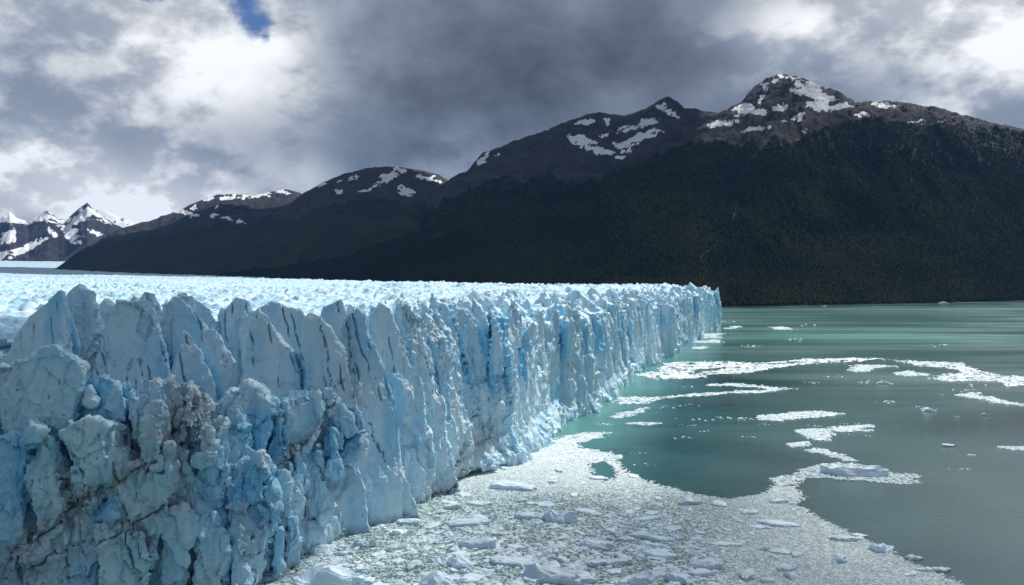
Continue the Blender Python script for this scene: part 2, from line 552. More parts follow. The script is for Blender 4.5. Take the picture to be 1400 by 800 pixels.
XS0 = float(on_plane(560, 690)[0])
ctrl = np.array([(s[0], s[1], s[2], 0 if s[3] == 0 else 1) for s in seeds])
for (xr, yr, dm, n) in (((-240, 20), (120, 345), 9.5, 9000), ((-80, 180), (330, 760), 16.0, 14000), ((60, 330), (740, 1320), 16.0, 16000)):
    for x, y, dd in poisson(n, xr, yr, dm, (-1.0, 82)):
        if y < 300:
            dc = np.hypot(ctrl[:, 0] - x, ctrl[:, 1] - y)
            tier = ctrl[:, 3] == ctrl[np.argmin(dc), 3]              # keep to the tier of the nearest serac seen
            w = tier / (dc ** 3 + 1)
            P = float((w * ctrl[:, 2]).sum() / w.sum()) + RNG.normal() * 1.0
            P -= 4.0 * RNG.random()
            isfin = ctrl[np.argmin(dc), 3] == 1
            P = min(P, 60.0 if dd > 55 else 65)
            seeds.append((x, y, P, 1 if isfin else 0))
        else:
            P = 59.0 + RNG.normal() * 2.4 - (3.0 * RNG.random() if dd < 12 else 0) + min(2.5, dd * 0.03)
            seeds.append((x, y, P, 3))
SEED = np.array(seeds, float)
NS = len(SEED)
phi = RNG.uniform(-0.5, 0.5, NS) + 1.25       # fin axis: roughly away from the viewer
SL = np.stack([RNG.uniform(2.2, 4.5, NS), RNG.uniform(0.9, 1.9, NS), RNG.uniform(0.5, 1.2, NS), RNG.uniform(1.2, 3.2, NS)], 1)
sharp = SEED[:, 3] == 2
SL[sharp] *= 1.25
low = SEED[:, 3] == 0
SL[low] = SL[low] * 0.55
wall = SEED[:, 3] == 3
SL[wall] = SL[wall] * np.array([0.75, 0.75, 0.8, 0.8])
OFF = np.where(wall, RNG.uniform(-4.8, 4.5, NS), RNG.uniform(-3.4, 3.4, NS))
GAP = np.where(wall, RNG.uniform(0.3, 2.0, NS), RNG.uniform(0.25, 1.3, NS))
DEEP = np.where(low, RNG.uniform(6, 18, NS), RNG.uniform(16, 48, NS))


def surface_nets(f, px, py, pz):
    """f (A,B,C) > 0 inside; px,py,pz map index coords (float arrays ia, ib, ic) to world."""
    A, B, C = f.shape
    ins = f > 0
    c = ins[:-1, :-1, :-1].astype(np.int8)
    for i, j, k in ((1, 0, 0), (0, 1, 0), (0, 0, 1), (1, 1, 0), (1, 0, 1), (0, 1, 1), (1, 1, 1)):
        c = c + ins[i:A - 1 + i, j:B - 1 + j, k:C - 1 + k]
    act = (c > 0) & (c < 8)
    I, J, K = np.nonzero(act)
    n = len(I)
    idx = np.full(act.shape, -1, np.int32); idx[I, J, K] = np.arange(n)
    acc = np.zeros((n, 3), F32); cnt = np.zeros(n, F32)
    for ax in range(3):
        o1, o2 = [(1, 2), (0, 2), (0, 1)][ax]
        for a in (0, 1):
            for b in (0, 1):
                s0 = [0, 0, 0]; s0[o1] = a; s0[o2] = b
                s1 = list(s0); s1[ax] = 1
                f0 = f[I + s0[0], J + s0[1], K + s0[2]]; f1 = f[I + s1[0], J + s1[1], K + s1[2]]
                cr = (f0 > 0) != (f1 > 0)
                t = np.where(cr, f0 / np.where(cr, f0 - f1, 1), 0)
                p = np.stack([np.full(n, s0[0], F32), np.full(n, s0[1], F32), np.full(n, s0[2], F32)], 1)
                p[:, ax] = t
                acc += p * cr[:, None]; cnt += cr
    acc /= cnt[:, None]
    gi = acc + np.stack([I, J, K], 1)
    quads = []
    for ax in range(3):
        sl0 = [slice(1, -1)] * 3; sl1 = [slice(1, -1)] * 3
        sl0[ax] = slice(0, f.shape[ax] - 1); sl1[ax] = slice(1, f.shape[ax])
        a0, a1 = ins[tuple(sl0)], ins[tuple(sl1)]
        for pos in (True, False):
            e = np.nonzero((a0 != a1) & (a0 == pos))
            e = [x + (0 if q == ax else 1) for q, x in enumerate(e)]
            o1, o2 = [(1, 2), (2, 0), (0, 1)][ax]
            def cell(u, v):
                q = [e[0].copy(), e[1].copy(), e[2].copy()]
                q[o1] -= u; q[o2] -= v
                return idx[q[0], q[1], q[2]]
            qd = np.stack([cell(1, 1), cell(0, 1), cell(0, 0), cell(1, 0)], 1)
            if not pos: qd = qd[:, ::-1]
            quads.append(qd)
    q = np.concatenate(quads)
    q = q[(q >= 0).all(1)]
    return gi, q


def vnormals(v, q):
    n = np.cross(v[q[:, 2]] - v[q[:, 0]], v[q[:, 3]] - v[q[:, 1]])
    out = np.zeros_like(v)
    for k in range(4):
        for c in range(3):
            out[:, c] += np.bincount(q[:, k], n[:, c], len(v))
    return out / (np.linalg.norm(out, axis=1, keepdims=True) + 1e-9)


def trilerp(arr, a, b, c):
    A, B, C = arr.shape
    a = np.clip(a, 0, A - 1.001); b = np.clip(b, 0, B - 1.001); c = np.clip(c, 0, C - 1.001)
    i, j, k = a.astype(int), b.astype(int), c.astype(int)
    u, v, w = a - i, b - j, c - k
    r = 0
    for x in (0, 1):
        for y in (0, 1):
            for z in (0, 1):
                r = r + arr[i + x, j + y, k + z] * (u if x else 1 - u) * (v if y else 1 - v) * (w if z else 1 - w)
    return r


# dirty shear bands seen in the near face, as lines in the photograph on the near front: (px,py)->(px,py)
def cracks_of(v):
    """dirt and crack masks for mesh points: shear planes through the near ice."""
    px, py = project(v[:, 0], v[:, 1], v[:, 2])
    return px, py


def seg_dist(px, py, a, b):
    ax, ay = a; bx, by = b
    L = math.hypot(bx - ax, by - ay)
    ux, uy = (bx - ax) / L, (by - ay) / L
    t = np.clip((px - ax) * ux + (py - ay) * uy, 0, L)
    return np.hypot(px - ax - t * ux, py - ay - t * uy), t / L


# shear planes: each through two surface points and a direction into the ice
def plane_pts(p0, p1, Y0, Y1):
    a = np.array(at_depth(*p0, Y0)); b = np.array(at_depth(*p1, Y1))
    into = np.array((-0.25, 1.0, 0.25)); n = np.cross(b - a, into); n /= np.linalg.norm(n)
    return a, b, n


SHEAR = [((285, 530), (205, 615), 188, 178, 1.0, 5.5, 0.55), ((205, 615), (140, 665), 178, 174, 1.0, 2.2, 0.35), ((140, 665), (0, 760), 174, 170, 1.0, 3.0, 0.4),
         ((235, 690), (0, 790), 172, 168, 0.7, 3.5, 0.3), ((255, 560), (190, 745), 184, 172, 0.35, 8.0, 0.0), ((470, 520), (420, 590), 226, 210, 0.7, 1.2, 0.22), ((420, 590), (380, 640), 208, 196, 0.7, 1.6, 0.2),
         ((478, 440), (487, 560), 240, 232, 0.8, 2.0, 0.12), ((95, 650), (120, 790), 174, 168, 0.5, 0.8, 0.4), ((170, 640), (190, 790), 176, 170, 0.5, 0.9, 0.5),
         ((560, 690), (680, 590), 252, 300, 0.7, 3.0, 0.25), ((590, 690), (660, 640), 256, 284, 0.7, 2.0, 0.25), ((386, 610), (395, 660), 196, 192, 0.3, 0.5, 0.35), ((420, 612), (452, 668), 206, 210, 0.3, 0.5, 0.3),
         ((510, 580), (525, 630), 240, 238, 0.3, 0.5, 0.3), ((330, 690), (345, 760), 186, 184, 0.5, 3.0, 0.0), ((440, 440), (455, 545), 233, 226, 0.2, 0.5, 0.3), ((590, 440), (612, 560), 284, 284, 0.1, 0.4, 0.25),
         ((560, 430), (585, 510), 270, 270, 0.1, 0.4, 0.25), ((620, 640), (660, 560), 276, 296, 0.4, 1.2, 0.3)]


# near ice: each standing piece as an outline seen in the photograph (crop pixels, 1.856 per photo pixel), its depth, its
# thickness into the ice, the lean of its front, and its turn; 1 = smooth fin, 0 = rubbly or broken low mass
PIECES = [
    (1, 210, 16, .20, -.25, [(135, 58), (152, 53), (158, 95), (178, 330), (0, 330), (30, 200), (75, 112)]),
    (1, 214, 9, .16, -.55, [(70, 120), (95, 118), (110, 330), (-60, 330), (10, 205)]),
    (1, 227, 14, .20, .10, [(172, 72), (200, 46), (240, 60), (248, 130), (262, 320), (140, 320), (155, 120)]),
    (1, 216, 6, .10, .2, [(180, 104), (198, 200), (210, 330), (140, 330)]),
    (1, 238, 12, .20, .2, [(245, 95), (262, 75), (285, 100), (300, 320), (225, 320)]),
    (1, 221, 17, .18, .22, [(286, 70), (350, 84), (398, 117), (428, 190), (455, 345), (200, 345), (245, 190), (280, 100)]),
    (1, 240, 10, .20, .0, [(348, 90), (374, 57), (402, 66), (430, 150), (450, 320), (330, 320)]),
    (1, 231, 15, .20, .45, [(395, 85), (430, 62), (452, 70), (515, 150), (560, 345), (410, 345), (400, 200)]),
    (1, 243, 16, .20, .40, [(446, 62), (470, 54), (512, 76), (585, 165), (610, 345), (480, 345), (445, 150)]),
    (1, 217, 10, .22, .50, [(448, 150), (470, 158), (535, 260), (562, 350), (425, 350)]),
    (1, 222, 9, .22, .50, [(505, 150), (540, 150), (590, 235), (612, 350), (520, 350), (500, 220)]),
    (1, 247, 14, .20, .1, [(560, 115), (598, 66), (632, 80), (655, 160), (680, 345), (540, 345)]),
    (1, 224, 17, .20, .35, [(634, 132), (655, 96), (678, 115), (738, 195), (776, 260), (786, 350), (595, 350), (612, 240)]),
    (1, 246, 16, .20, .2, [(628, 80), (652, 66), (700, 80), (735, 60), (778, 120), (800, 345), (630, 345)]),
    (1, 229, 18, .22, .35, [(773, 120), (789, 104), (850, 148), (893, 200), (908, 300), (912, 440), (770, 440), (768, 260)]),
    (1, 249, 12, .20, .1, [(812, 94), (858, 72), (882, 110), (905, 345), (800, 345)]),
    (1, 241, 18, .24, .45, [(880, 114), (904, 94), (930, 108), (985, 230), (1012, 330), (1030, 520), (885, 520), (874, 300)]),
    (1, 258, 18, .20, .5, [(938, 112), (965, 84), (988, 98), (1040, 200), (1075, 345), (1080, 480), (950, 480), (940, 250)]),
    (1, 266, 16, .20, .5, [(1000, 110), (1012, 80), (1040, 100), (1100, 200), (1130, 345), (1140, 480), (1000, 480)]),
    (0, 176, 13, .12, .15, [(44, 245), (88, 207), (128, 195), (165, 214), (215, 250), (222, 300), (175, 440), (10, 450), (28, 330)]),
    (0, 184, 12, .15, .0, [(-60, 262), (0, 252), (30, 240), (56, 250), (44, 330), (0, 440), (-80, 440)]),
    (0, 168, 16, .04, .05, [(-80, 424), (58, 430), (78, 455), (74, 560), (60, 900), (-100, 900)]),
    (0, 169, 14, .05, .2, [(86, 416), (110, 408), (156, 430), (165, 560), (188, 900), (62, 900), (70, 500)]),
    (0, 171, 13, .08, .1, [(168, 425), (190, 385), (232, 378), (300, 400), (312, 500), (302, 600), (230, 640), (180, 580)]),
    (0, 181, 10, .25, .1, [(212, 275), (258, 262), (298, 288), (314, 340), (304, 430), (215, 430), (200, 320)]),
    (0, 185, 9, .25, .1, [(318, 312), (346, 285), (376, 277), (412, 292), (424, 350), (405, 430), (325, 430)]),
    (0, 181, 8, .10, .3, [(402, 320), (430, 280), (446, 270), (464, 300), (484, 335), (472, 430), (400, 500), (335, 500)]),
    (0, 183, 9, .10, -.2, [(462, 298), (485, 283), (506, 310), (524, 370), (506, 440), (494, 580), (395, 580), (430, 450)]),
    (0, 174, 13, .08, .15, [(302, 530), (390, 462), (470, 440), (484, 520), (446, 610), (436, 900), (328, 900), (298, 640)]),
    (0, 171, 13, .05, -.1, [(178, 590), (240, 538), (292, 545), (304, 650), (275, 900), (175, 900)]),
    (0, 168, 13, .05, .25, [(248, 642), (286, 638), (352, 680), (364, 900), (236, 900)]),
    (0, 176, 13, .08, .4, [(425, 600), (470, 590), (500, 640), (520, 900), (415, 900)]),
    (0, 198, 7, .15, .5, [(543, 348), (575, 310), (606, 320), (602, 365), (575, 420), (545, 420)]),
    (0, 199, 10, .25, .3, [(570, 390), (612, 320), (640, 286), (672, 305), (692, 340), (694, 400), (670, 450), (570, 450)]),
    (0, 207, 12, .30, .4, [(690, 352), (742, 320), (800, 308), (822, 335), (824, 410), (760, 470), (690, 470)]),
    (0, 217, 6, .20, .5, [(842, 335), (865, 328), (906, 365), (914, 410), (886, 428), (856, 400)]),
    (0, 191, 8, .12, .1, [(502, 342), (525, 318), (542, 350), (550, 450), (545, 520), (478, 520), (496, 400)]),
    (0, 194, 9, .5, .3, [(560, 430), (610, 395), (650, 410), (664, 470), (640, 560), (560, 560)]),
    (0, 190, 10, .5, .4, [(595, 500), (660, 470), (705, 500), (712, 600), (680, 690), (600, 690)]),
    (0, 187, 10, .5, .3, [(510, 660), (560, 630), (600, 650), (640, 740), (640, 900), (500, 900)]),
    (0, 184, 9, .3, .2, [(500, 500), (545, 480), (570, 540), (570, 700), (490, 700)]),
    (0, 246, 26, .28, .66, [(705, 500), (820, 400), (905, 350), (985, 345), (1020, 420), (1030, 900), (720, 900), (690, 640)]),
]
KP = 1.856
NP0 = len(PIECES)
rr_ = np.random.default_rng(77)
LW = np.array(LOWS, float)
tries = 0
while len(PIECES) < NP0 + 85 and tries < 900:
    tries += 1
    px, py = (rr_.uniform(118, 275), rr_.uniform(520, 640)) if rr_.random() < 0.35 else (rr_.uniform(262, 475), rr_.uniform(535, 770))
    if px > 300 and py > 560 + (475 - px) * 1.3 + 60: continue
    if px > 420 and py > 640: continue
    dw = 1 / (np.hypot(LW[:, 0] - px, LW[:, 1] - py) ** 3 + 20)
    Yd = float((dw * LW[:, 2]).sum() / dw.sum()) - rr_.uniform(1.0, 4.0)
    w = rr_.uniform(4.5, 14); hh_ = w * rr_.uniform(1.1, 3.4); sk = rr_.uniform(-0.6, 0.6) * w
    if rr_.random() < 0.45:      # spire
        poly = [(px - w * 1.15, py + hh_ * 2.4), (px - w * 0.7, py + hh_ * 0.35), (px + sk, py - hh_ * 0.5), (px + sk + w * 0.25, py - hh_ * 0.42), (px + w * 0.8, py + hh_ * 0.3), (px + w * 1.15, py + hh_ * 2.4)]
    else:                        # block
        poly = [(px - w * 1.1, py + hh_ * 2.4), (px - w * 0.95, py - hh_ * 0.1), (px - w * 0.4 + sk * 0.4, py - hh_ * 0.45), (px + w * 0.6 + sk * 0.4, py - hh_ * 0.35), (px + w, py + hh_ * 0.1), (px + w * 1.1, py + hh_ * 2.4)]
    PIECES.append((3, Yd, rr_.uniform(2.5, 6), rr_.uniform(-0.1, 0.35), rr_.uniform(-0.5, 0.8), [(a * KP, (b - 369) * KP) for a, b in poly]))


def piece_planes(p):
    kind, Y0, thick, lean, yaw, poly = p
    P = np.array(poly, float); px = P[:, 0] / KP; py = 369 + P[:, 1] / KP
    x, y, w = ray(px, py)
    X = x / y * Y0; Z = CAMZ + w / y * Y0
    ax = np.array((-0.22 - 0.35 * yaw, 1.0, 0.0)); ax /= np.linalg.norm(ax)
    cen = np.array((X.mean(), Y0, Z.mean()))
    pl = []
    n = len(P)
    top = np.argmax(Z)
    for i in range(n):
        a = np.array((X[i], Y0, Z[i])); b = np.array((X[(i + 1) % n], Y0, Z[(i + 1) % n]))
        if kind != 3 and (a[2] + b[2]) / 2 < Z.min() + 0.5: continue        # open downwards
        e = b - a; e /= np.linalg.norm(e)
        dirn = ax + np.array((0, 0, -0.10 if kind == 1 else -0.25))
        nn = np.cross(e, dirn); nn /= np.linalg.norm(nn)
        if nn @ (cen - a) < 0: nn = -nn
        pl.append((nn, a))
    zt = Z[top]; apex = np.array((X[top], Y0, zt))
    fn = np.array((-math.sin(yaw), math.cos(yaw), -lean)); fn /= np.linalg.norm(fn)
    pl.append((fn, apex + np.array((0, -0.6, 0))))
    bn = np.array((math.sin(yaw * 0.5), -math.cos(yaw * 0.5), -0.28)); bn /= np.linalg.norm(bn)
    pl.append((bn, apex + np.array((0, 1.2, 0))))
    if kind != 1: pl[-1] = (pl[-1][0], apex + np.array((0, thick * 0.6, 0)))
    return pl, X, Z


def build_block(theta, r, z, tilt, seedofs, key):
    T, R = np.meshgrid(theta, r, indexing='ij')
    X = R * np.sin(T); Y = R * np.cos(T)
    wx_ = 2.2 * fbm2(X / 14, Y / 14, 3, 31); wy_ = 2.2 * fbm2(X / 14, Y / 14, 3, 37)
    d, s = front_ds(X, Y)
    d = d + sstep(300, 420, Y) * 5.0 * n2(s / 42.0, s * 0 + 3.3, 7) + 2.0 * n2(X / 17, Y / 17, 5) + 0.9 * n2(X / 6, Y / 6, 6)
    # nearest two seeds
    x = (X + wx_).ravel(); y = (Y + wy_).ravel()
    use = np.nonzero((SEED[:, 1] > r[0] * 0.75 - 40) & (SEED[:, 1] < r[-1] + 40))[0]
    S = SEED[use]
    d1 = np.full(x.shape, 1e9); d2 = d1.copy(); i1 = np.zeros(x.shape, int); i2 = i1.copy()
    ch = 20000
    for k in range(0, len(x), ch):
        # cells are stretched away from the front
        DX = x[k:k + ch, None] - S[None, :, 0]; DY = y[k:k + ch, None] - S[None, :, 1]
        D = DX * DX * 1.0 + DY * DY * 0.55 + 0.25 * DX * DY
        o = np.argpartition(D, 2, axis=1)[:, :2]
        da = np.take_along_axis(D, o, 1); sw = da[:, 0] > da[:, 1]
        o[sw] = o[sw][:, ::-1]; da.sort(axis=1)
        d1[k:k + ch] = da[:, 0]; d2[k:k + ch] = da[:, 1]; i1[k:k + ch] = o[:, 0]; i2[k:k + ch] = o[:, 1]
    I1 = use[i1]; I2 = use[i2]
    sep = np.hypot(SEED[I1, 0] - SEED[I2, 0], SEED[I1, 1] - SEED[I2, 1])
    border = (d2 - d1) / (2 * sep + 1e-6)
    border = border * 1.25
    ca, sa = np.cos(phi[I1]), np.sin(phi[I1])
    lx = x - SEED[I1, 0]; ly = y - SEED[I1, 1]
    al = lx * ca + ly * sa; ac = -lx * sa + ly * ca           # along and across the fin (across > 0 is left)
    sl = SL[I1]
    drop = np.maximum(np.maximum(ac * sl[:, 0], -ac * sl[:, 1]), np.maximum(al * sl[:, 2], -al * sl[:, 3]))
    cap = np.where(SEED[I1, 3] == 0, 12.0, np.where(SEED[I1, 3] == 3, 9.0, 24.0))
    h = SEED[I1, 2] - np.minimum(np.maximum(drop, 0), cap)
    h = h + np.where(SEED[I1, 3] == 3, 1.5, np.where(SEED[I1, 3] == 0, 1.6, 0.45)) * fbm2(x / 5, y / 5, 3, 71) + 0.4
    shp = T.shape
    border, h = border.reshape(shp), h.reshape(shp)
    gapw = GAP[I1].reshape(shp) + 0.5 * n2(X / 7, Y / 7, 15)
    deep = np.minimum(DEEP[I1], DEEP[I2]).reshape(shp)
    off = OFF[I1].reshape(shp)
    kind = SEED[I1, 3].reshape(shp); Pk = SEED[I1, 2].reshape(shp)
    nz = len(z)
    f = np.empty((len(theta), len(r), nz), F32)
    own = I1.reshape(shp).astype(np.int32)
    # low frequency 3D noise on a coarse grid
    cA, cB, cC = len(theta) // 5 + 2, len(r) // 5 + 2, nz // 5 + 2
    ga = np.linspace(0, len(theta) - 1, cA); gb = np.linspace(0, len(r) - 1, cB); gc = np.linspace(0, nz - 1, cC)
    tA = np.interp(ga, np.arange(len(theta)), theta); rB = np.interp(gb, np.arange(len(r)), r); zC = np.interp(gc, np.arange(nz), z)
    TT, RR, ZZ = np.meshgrid(tA, rB, zC, indexing='ij')
    N = 1.7 * fbm3(RR * np.sin(TT) / 13, RR * np.cos(TT) / 13, ZZ / 17, 2, 91)
    from_a = np.arange(len(theta)) * (cA - 1) / (len(theta) - 1); ia = np.minimum(from_a.astype(int), cA - 2); ua = (from_a - ia)[:, None, None]
    from_b = np.arange(len(r)) * (cB - 1) / (len(r) - 1); ib = np.minimum(from_b.astype(int), cB - 2); ub = (from_b - ib)[None, :, None]
    from_c = np.arange(nz) * (cC - 1) / (nz - 1); ic = np.minimum(from_c.astype(int), cC - 2); uc = (from_c - ic)
    Nab = (N[ia] * (1 - ua) + N[ia + 1] * ua)
    Nab = (Nab[:, ib] * (1 - ub) + Nab[:, ib + 1] * ub)
    dth = theta[1] - theta[0]; rm = float(r.mean())
    lean_near = sstep(XS0 + 30, XS0 - 10, X)                       # near wall leans back
    px_base, _ = project(X, Y, np.zeros_like(X))
    apron = sstep(640, 700, px_base) * sstep(1000, 780, px_base) * (0.6 + 0.6 * n2(X / 9, Y / 9, 44))
    notch = sstep(360, 420, px_base) * sstep(720, 680, px_base)
    kap = np.where(kind == 0, 0.75, 0.5)
    namp = np.where((kind == 1) | (kind == 2), 0.6, 1.0)
    for k in range(nz):
        zk = z[k]
        nk = (Nab[:, :, ic[k]] * (1 - uc[k]) + Nab[:, :, ic[k] + 1] * uc[k]) * namp
        sh = int(round((60 - zk) * tilt / rm / dth))
        ro = (lambda a: np.roll(a, sh, axis=0)) if sh else (lambda a: a)
        g = ro(gapw) * sstep(0, 1, (zk - (ro(Pk) - ro(deep))) / np.maximum(ro(deep), 1)) * 1.0
        fb = np.where(zk > ro(Pk) - ro(deep), ro(border) - g + 0.35 * nk, 9.0)
        fh = (ro(h) - zk) * ro(kap) + 0.5 * nk
        setb = ro(off) * sstep(2, 14, zk) + zk * (0.07 + 0.15 * lean_near) - apron * np.maximum(0, 1 - zk / 11) * 6.0 \
            + notch * 2.2 * max(0.0, 1 - zk / 2.2)
        fd = (d - setb) * 0.9 + nk
        f[:, :, k] = np.minimum(np.minimum(fb, fh), fd)
    own3 = np.full(f.shape, -1, np.int16)
    if key == 'near':
        px5, _ = project(X, Y, np.full(X.shape, 45.0))
        nl = px5 < 552
        pxt = [-400, 285, 330, 470, 505, 560]
        hs = np.interp(px5, pxt, [0, 0, 1, 1, 2, 2])
        E0 = np.interp(d, [0, 2, 20, 30, 44, 62, 75], [22, 29, 29, 28, 34, 48, 52])
        E1 = np.interp(d, [0, 3, 20, 40, 60, 75], [3, 8, 22, 32, 46, 52])
        E2 = np.interp(d, [0, 4, 12, 22, 40], [6, 14, 40, 50, 52])
        E = np.where(hs < 1, E0 * (1 - hs) + E1 * hs, E1 * (2 - hs) + E2 * (hs - 1))
        for k in range(nz):
            nk = Nab[:, :, ic[k]] * (1 - uc[k]) + Nab[:, :, ic[k] + 1] * uc[k]
            fbody = np.minimum((E - z[k]) * 0.6 + nk, (d - 0.06 * z[k]) * 0.9 + 0.8 * nk)
            f[:, :, k] = np.where(nl, fbody, f[:, :, k])
        f2nd = np.full(f.shape, -9.0, F32)
        for pi, p in enumerate(PIECES):
            pl, PX_, PZ = piece_planes(p)
            Y0, tk = p[1], p[2] + 22
            t0 = math.atan2(PX_.min() - 6, Y0); t1 = math.atan2(PX_.max() + 8, Y0 - 10)
            a0, a1 = np.searchsorted(theta, [min(t0, math.atan2(PX_.min() - 14, Y0 + tk)), max(t1, math.atan2(PX_.max() + 8, Y0))])
            rr0 = math.hypot(min(abs(PX_).min(), abs(PX_).max()), Y0) - 34
            rr1 = math.hypot(abs(PX_).max(), Y0) + tk
            b0, b1_ = np.searchsorted(r, [rr0, rr1]); c1 = np.searchsorted(z, PZ.max() + 2)
            if a1 <= a0: continue
            xs_ = (X[a0:a1, b0:b1_])[:, :, None]; ys_ = (Y[a0:a1, b0:b1_])[:, :, None]; zs_ = z[:c1][None, None, :]
            nb = np.stack([Nab[a0:a1, b0:b1_, ic[k]] * (1 - uc[k]) + Nab[a0:a1, b0:b1_, ic[k] + 1] * uc[k] for k in range(c1)], -1)
            g = None
            xs_ = xs_ + (1.1 * n2(X[a0:a1, b0:b1_] / 8 + pi, Y[a0:a1, b0:b1_] / 8, 46))[:, :, None] + (1.5 * n2(z[:c1] / 9.0, z[:c1] * 0 + pi * 3.7, 47))[None, None, :]
            ys_ = ys_ + (1.0 * n2(z[:c1] / 11.0, z[:c1] * 0 + pi * 2.3, 48))[None, None, :]
            for nn, a in pl:
                v_ = (xs_ - a[0]) * nn[0] + (ys_ - a[1]) * nn[1] + (zs_ - a[2]) * nn[2]
                g = v_ if g is None else np.minimum(g, v_)
            g = g + nb * (0.45 if p[0] == 0 else (0.2 if p[0] == 1 else 0.08))
            sub = f[a0:a1, b0:b1_, :c1]
            s2 = f2nd[a0:a1, b0:b1_, :c1]
            m = g > sub
            s2[...] = np.where(m, np.where(own3[a0:a1, b0:b1_, :c1] >= 0, sub, s2), np.maximum(s2, g))
            sub[m] = g[m]
            own3[a0:a1, b0:b1_, :c1][m] = pi
    if key == 'near':
        # open clefts along the joints between the standing pieces
        w_ = own3 >= 0
        joint = np.where(w_, f - f2nd, 9.0).astype(F32)
        dif = np.clip(f[w_] - f2nd[w_], 0, 6)
        f[w_] -= np.where(own3[w_] >= NP0, 1.3, 4.2) * np.exp(-(dif / 0.55) ** 2) * (f2nd[w_] > -1.5)
    f[:, :, 0] = -1.0
    gi, q = surface_nets(f, None, None, None)
    th = np.interp(gi[:, 0], np.arange(len(theta)), theta); rr = np.interp(gi[:, 1], np.arange(len(r)), r); zz = np.interp(gi[:, 2], np.arange(nz), z)
    v = np.stack([rr * np.sin(th), rr * np.cos(th), zz], 1)
    sh = ((60 - zz) * tilt / rm / dth).round().astype(int)
    oi = np.clip(gi[:, 0].round().astype(int) - sh, 0, len(theta) - 1); oj = np.clip(gi[:, 1].round().astype(int), 0, len(r) - 1)
    vown = own[oi, oj]; vd = d[np.clip(gi[:, 0].round().astype(int), 0, len(theta) - 1), oj]
    vb = border[oi, oj]; vP = Pk[oi, oj]
    rnd = gi.round().astype(int)
    vpc = own3[rnd[:, 0], rnd[:, 1], rnd[:, 2]]
    if key == 'near':
        # how near the joint of two pieces lies: clean blue ice shows there
        vb = np.where(vpc >= 0, joint[rnd[:, 0], rnd[:, 1], rnd[:, 2]], vb)
    return v, q, vown, vd, vb, vP, vpc


def subdivide(v, q, data):
    """split every quad in four (straight), carrying per-vertex integer/float data from one end of each edge"""
    n = len(v)
    e = np.stack([q, np.roll(q, -1, 1)], -1).reshape(-1, 2)
    key = np.sort(e, 1); key = key[:, 0].astype(np.int64) * n + key[:, 1]
    uk, inv = np.unique(key, return_inverse=True)
    ea, eb = uk // n, uk % n
    em = n + inv.reshape(-1, 4)
    fc = n + len(uk) + np.arange(len(q))
    v2 = np.concatenate([v, (v[ea] + v[eb]) / 2, v[q].mean(1)])
    out = [np.concatenate([a, a[ea], a[q[:, 0]]]) for a in data]
    qs = [np.stack([q[:, k], em[:, k], fc, em[:, (k + 3) % 4]], 1) for k in range(4)]
    return v2, np.concatenate(qs), out


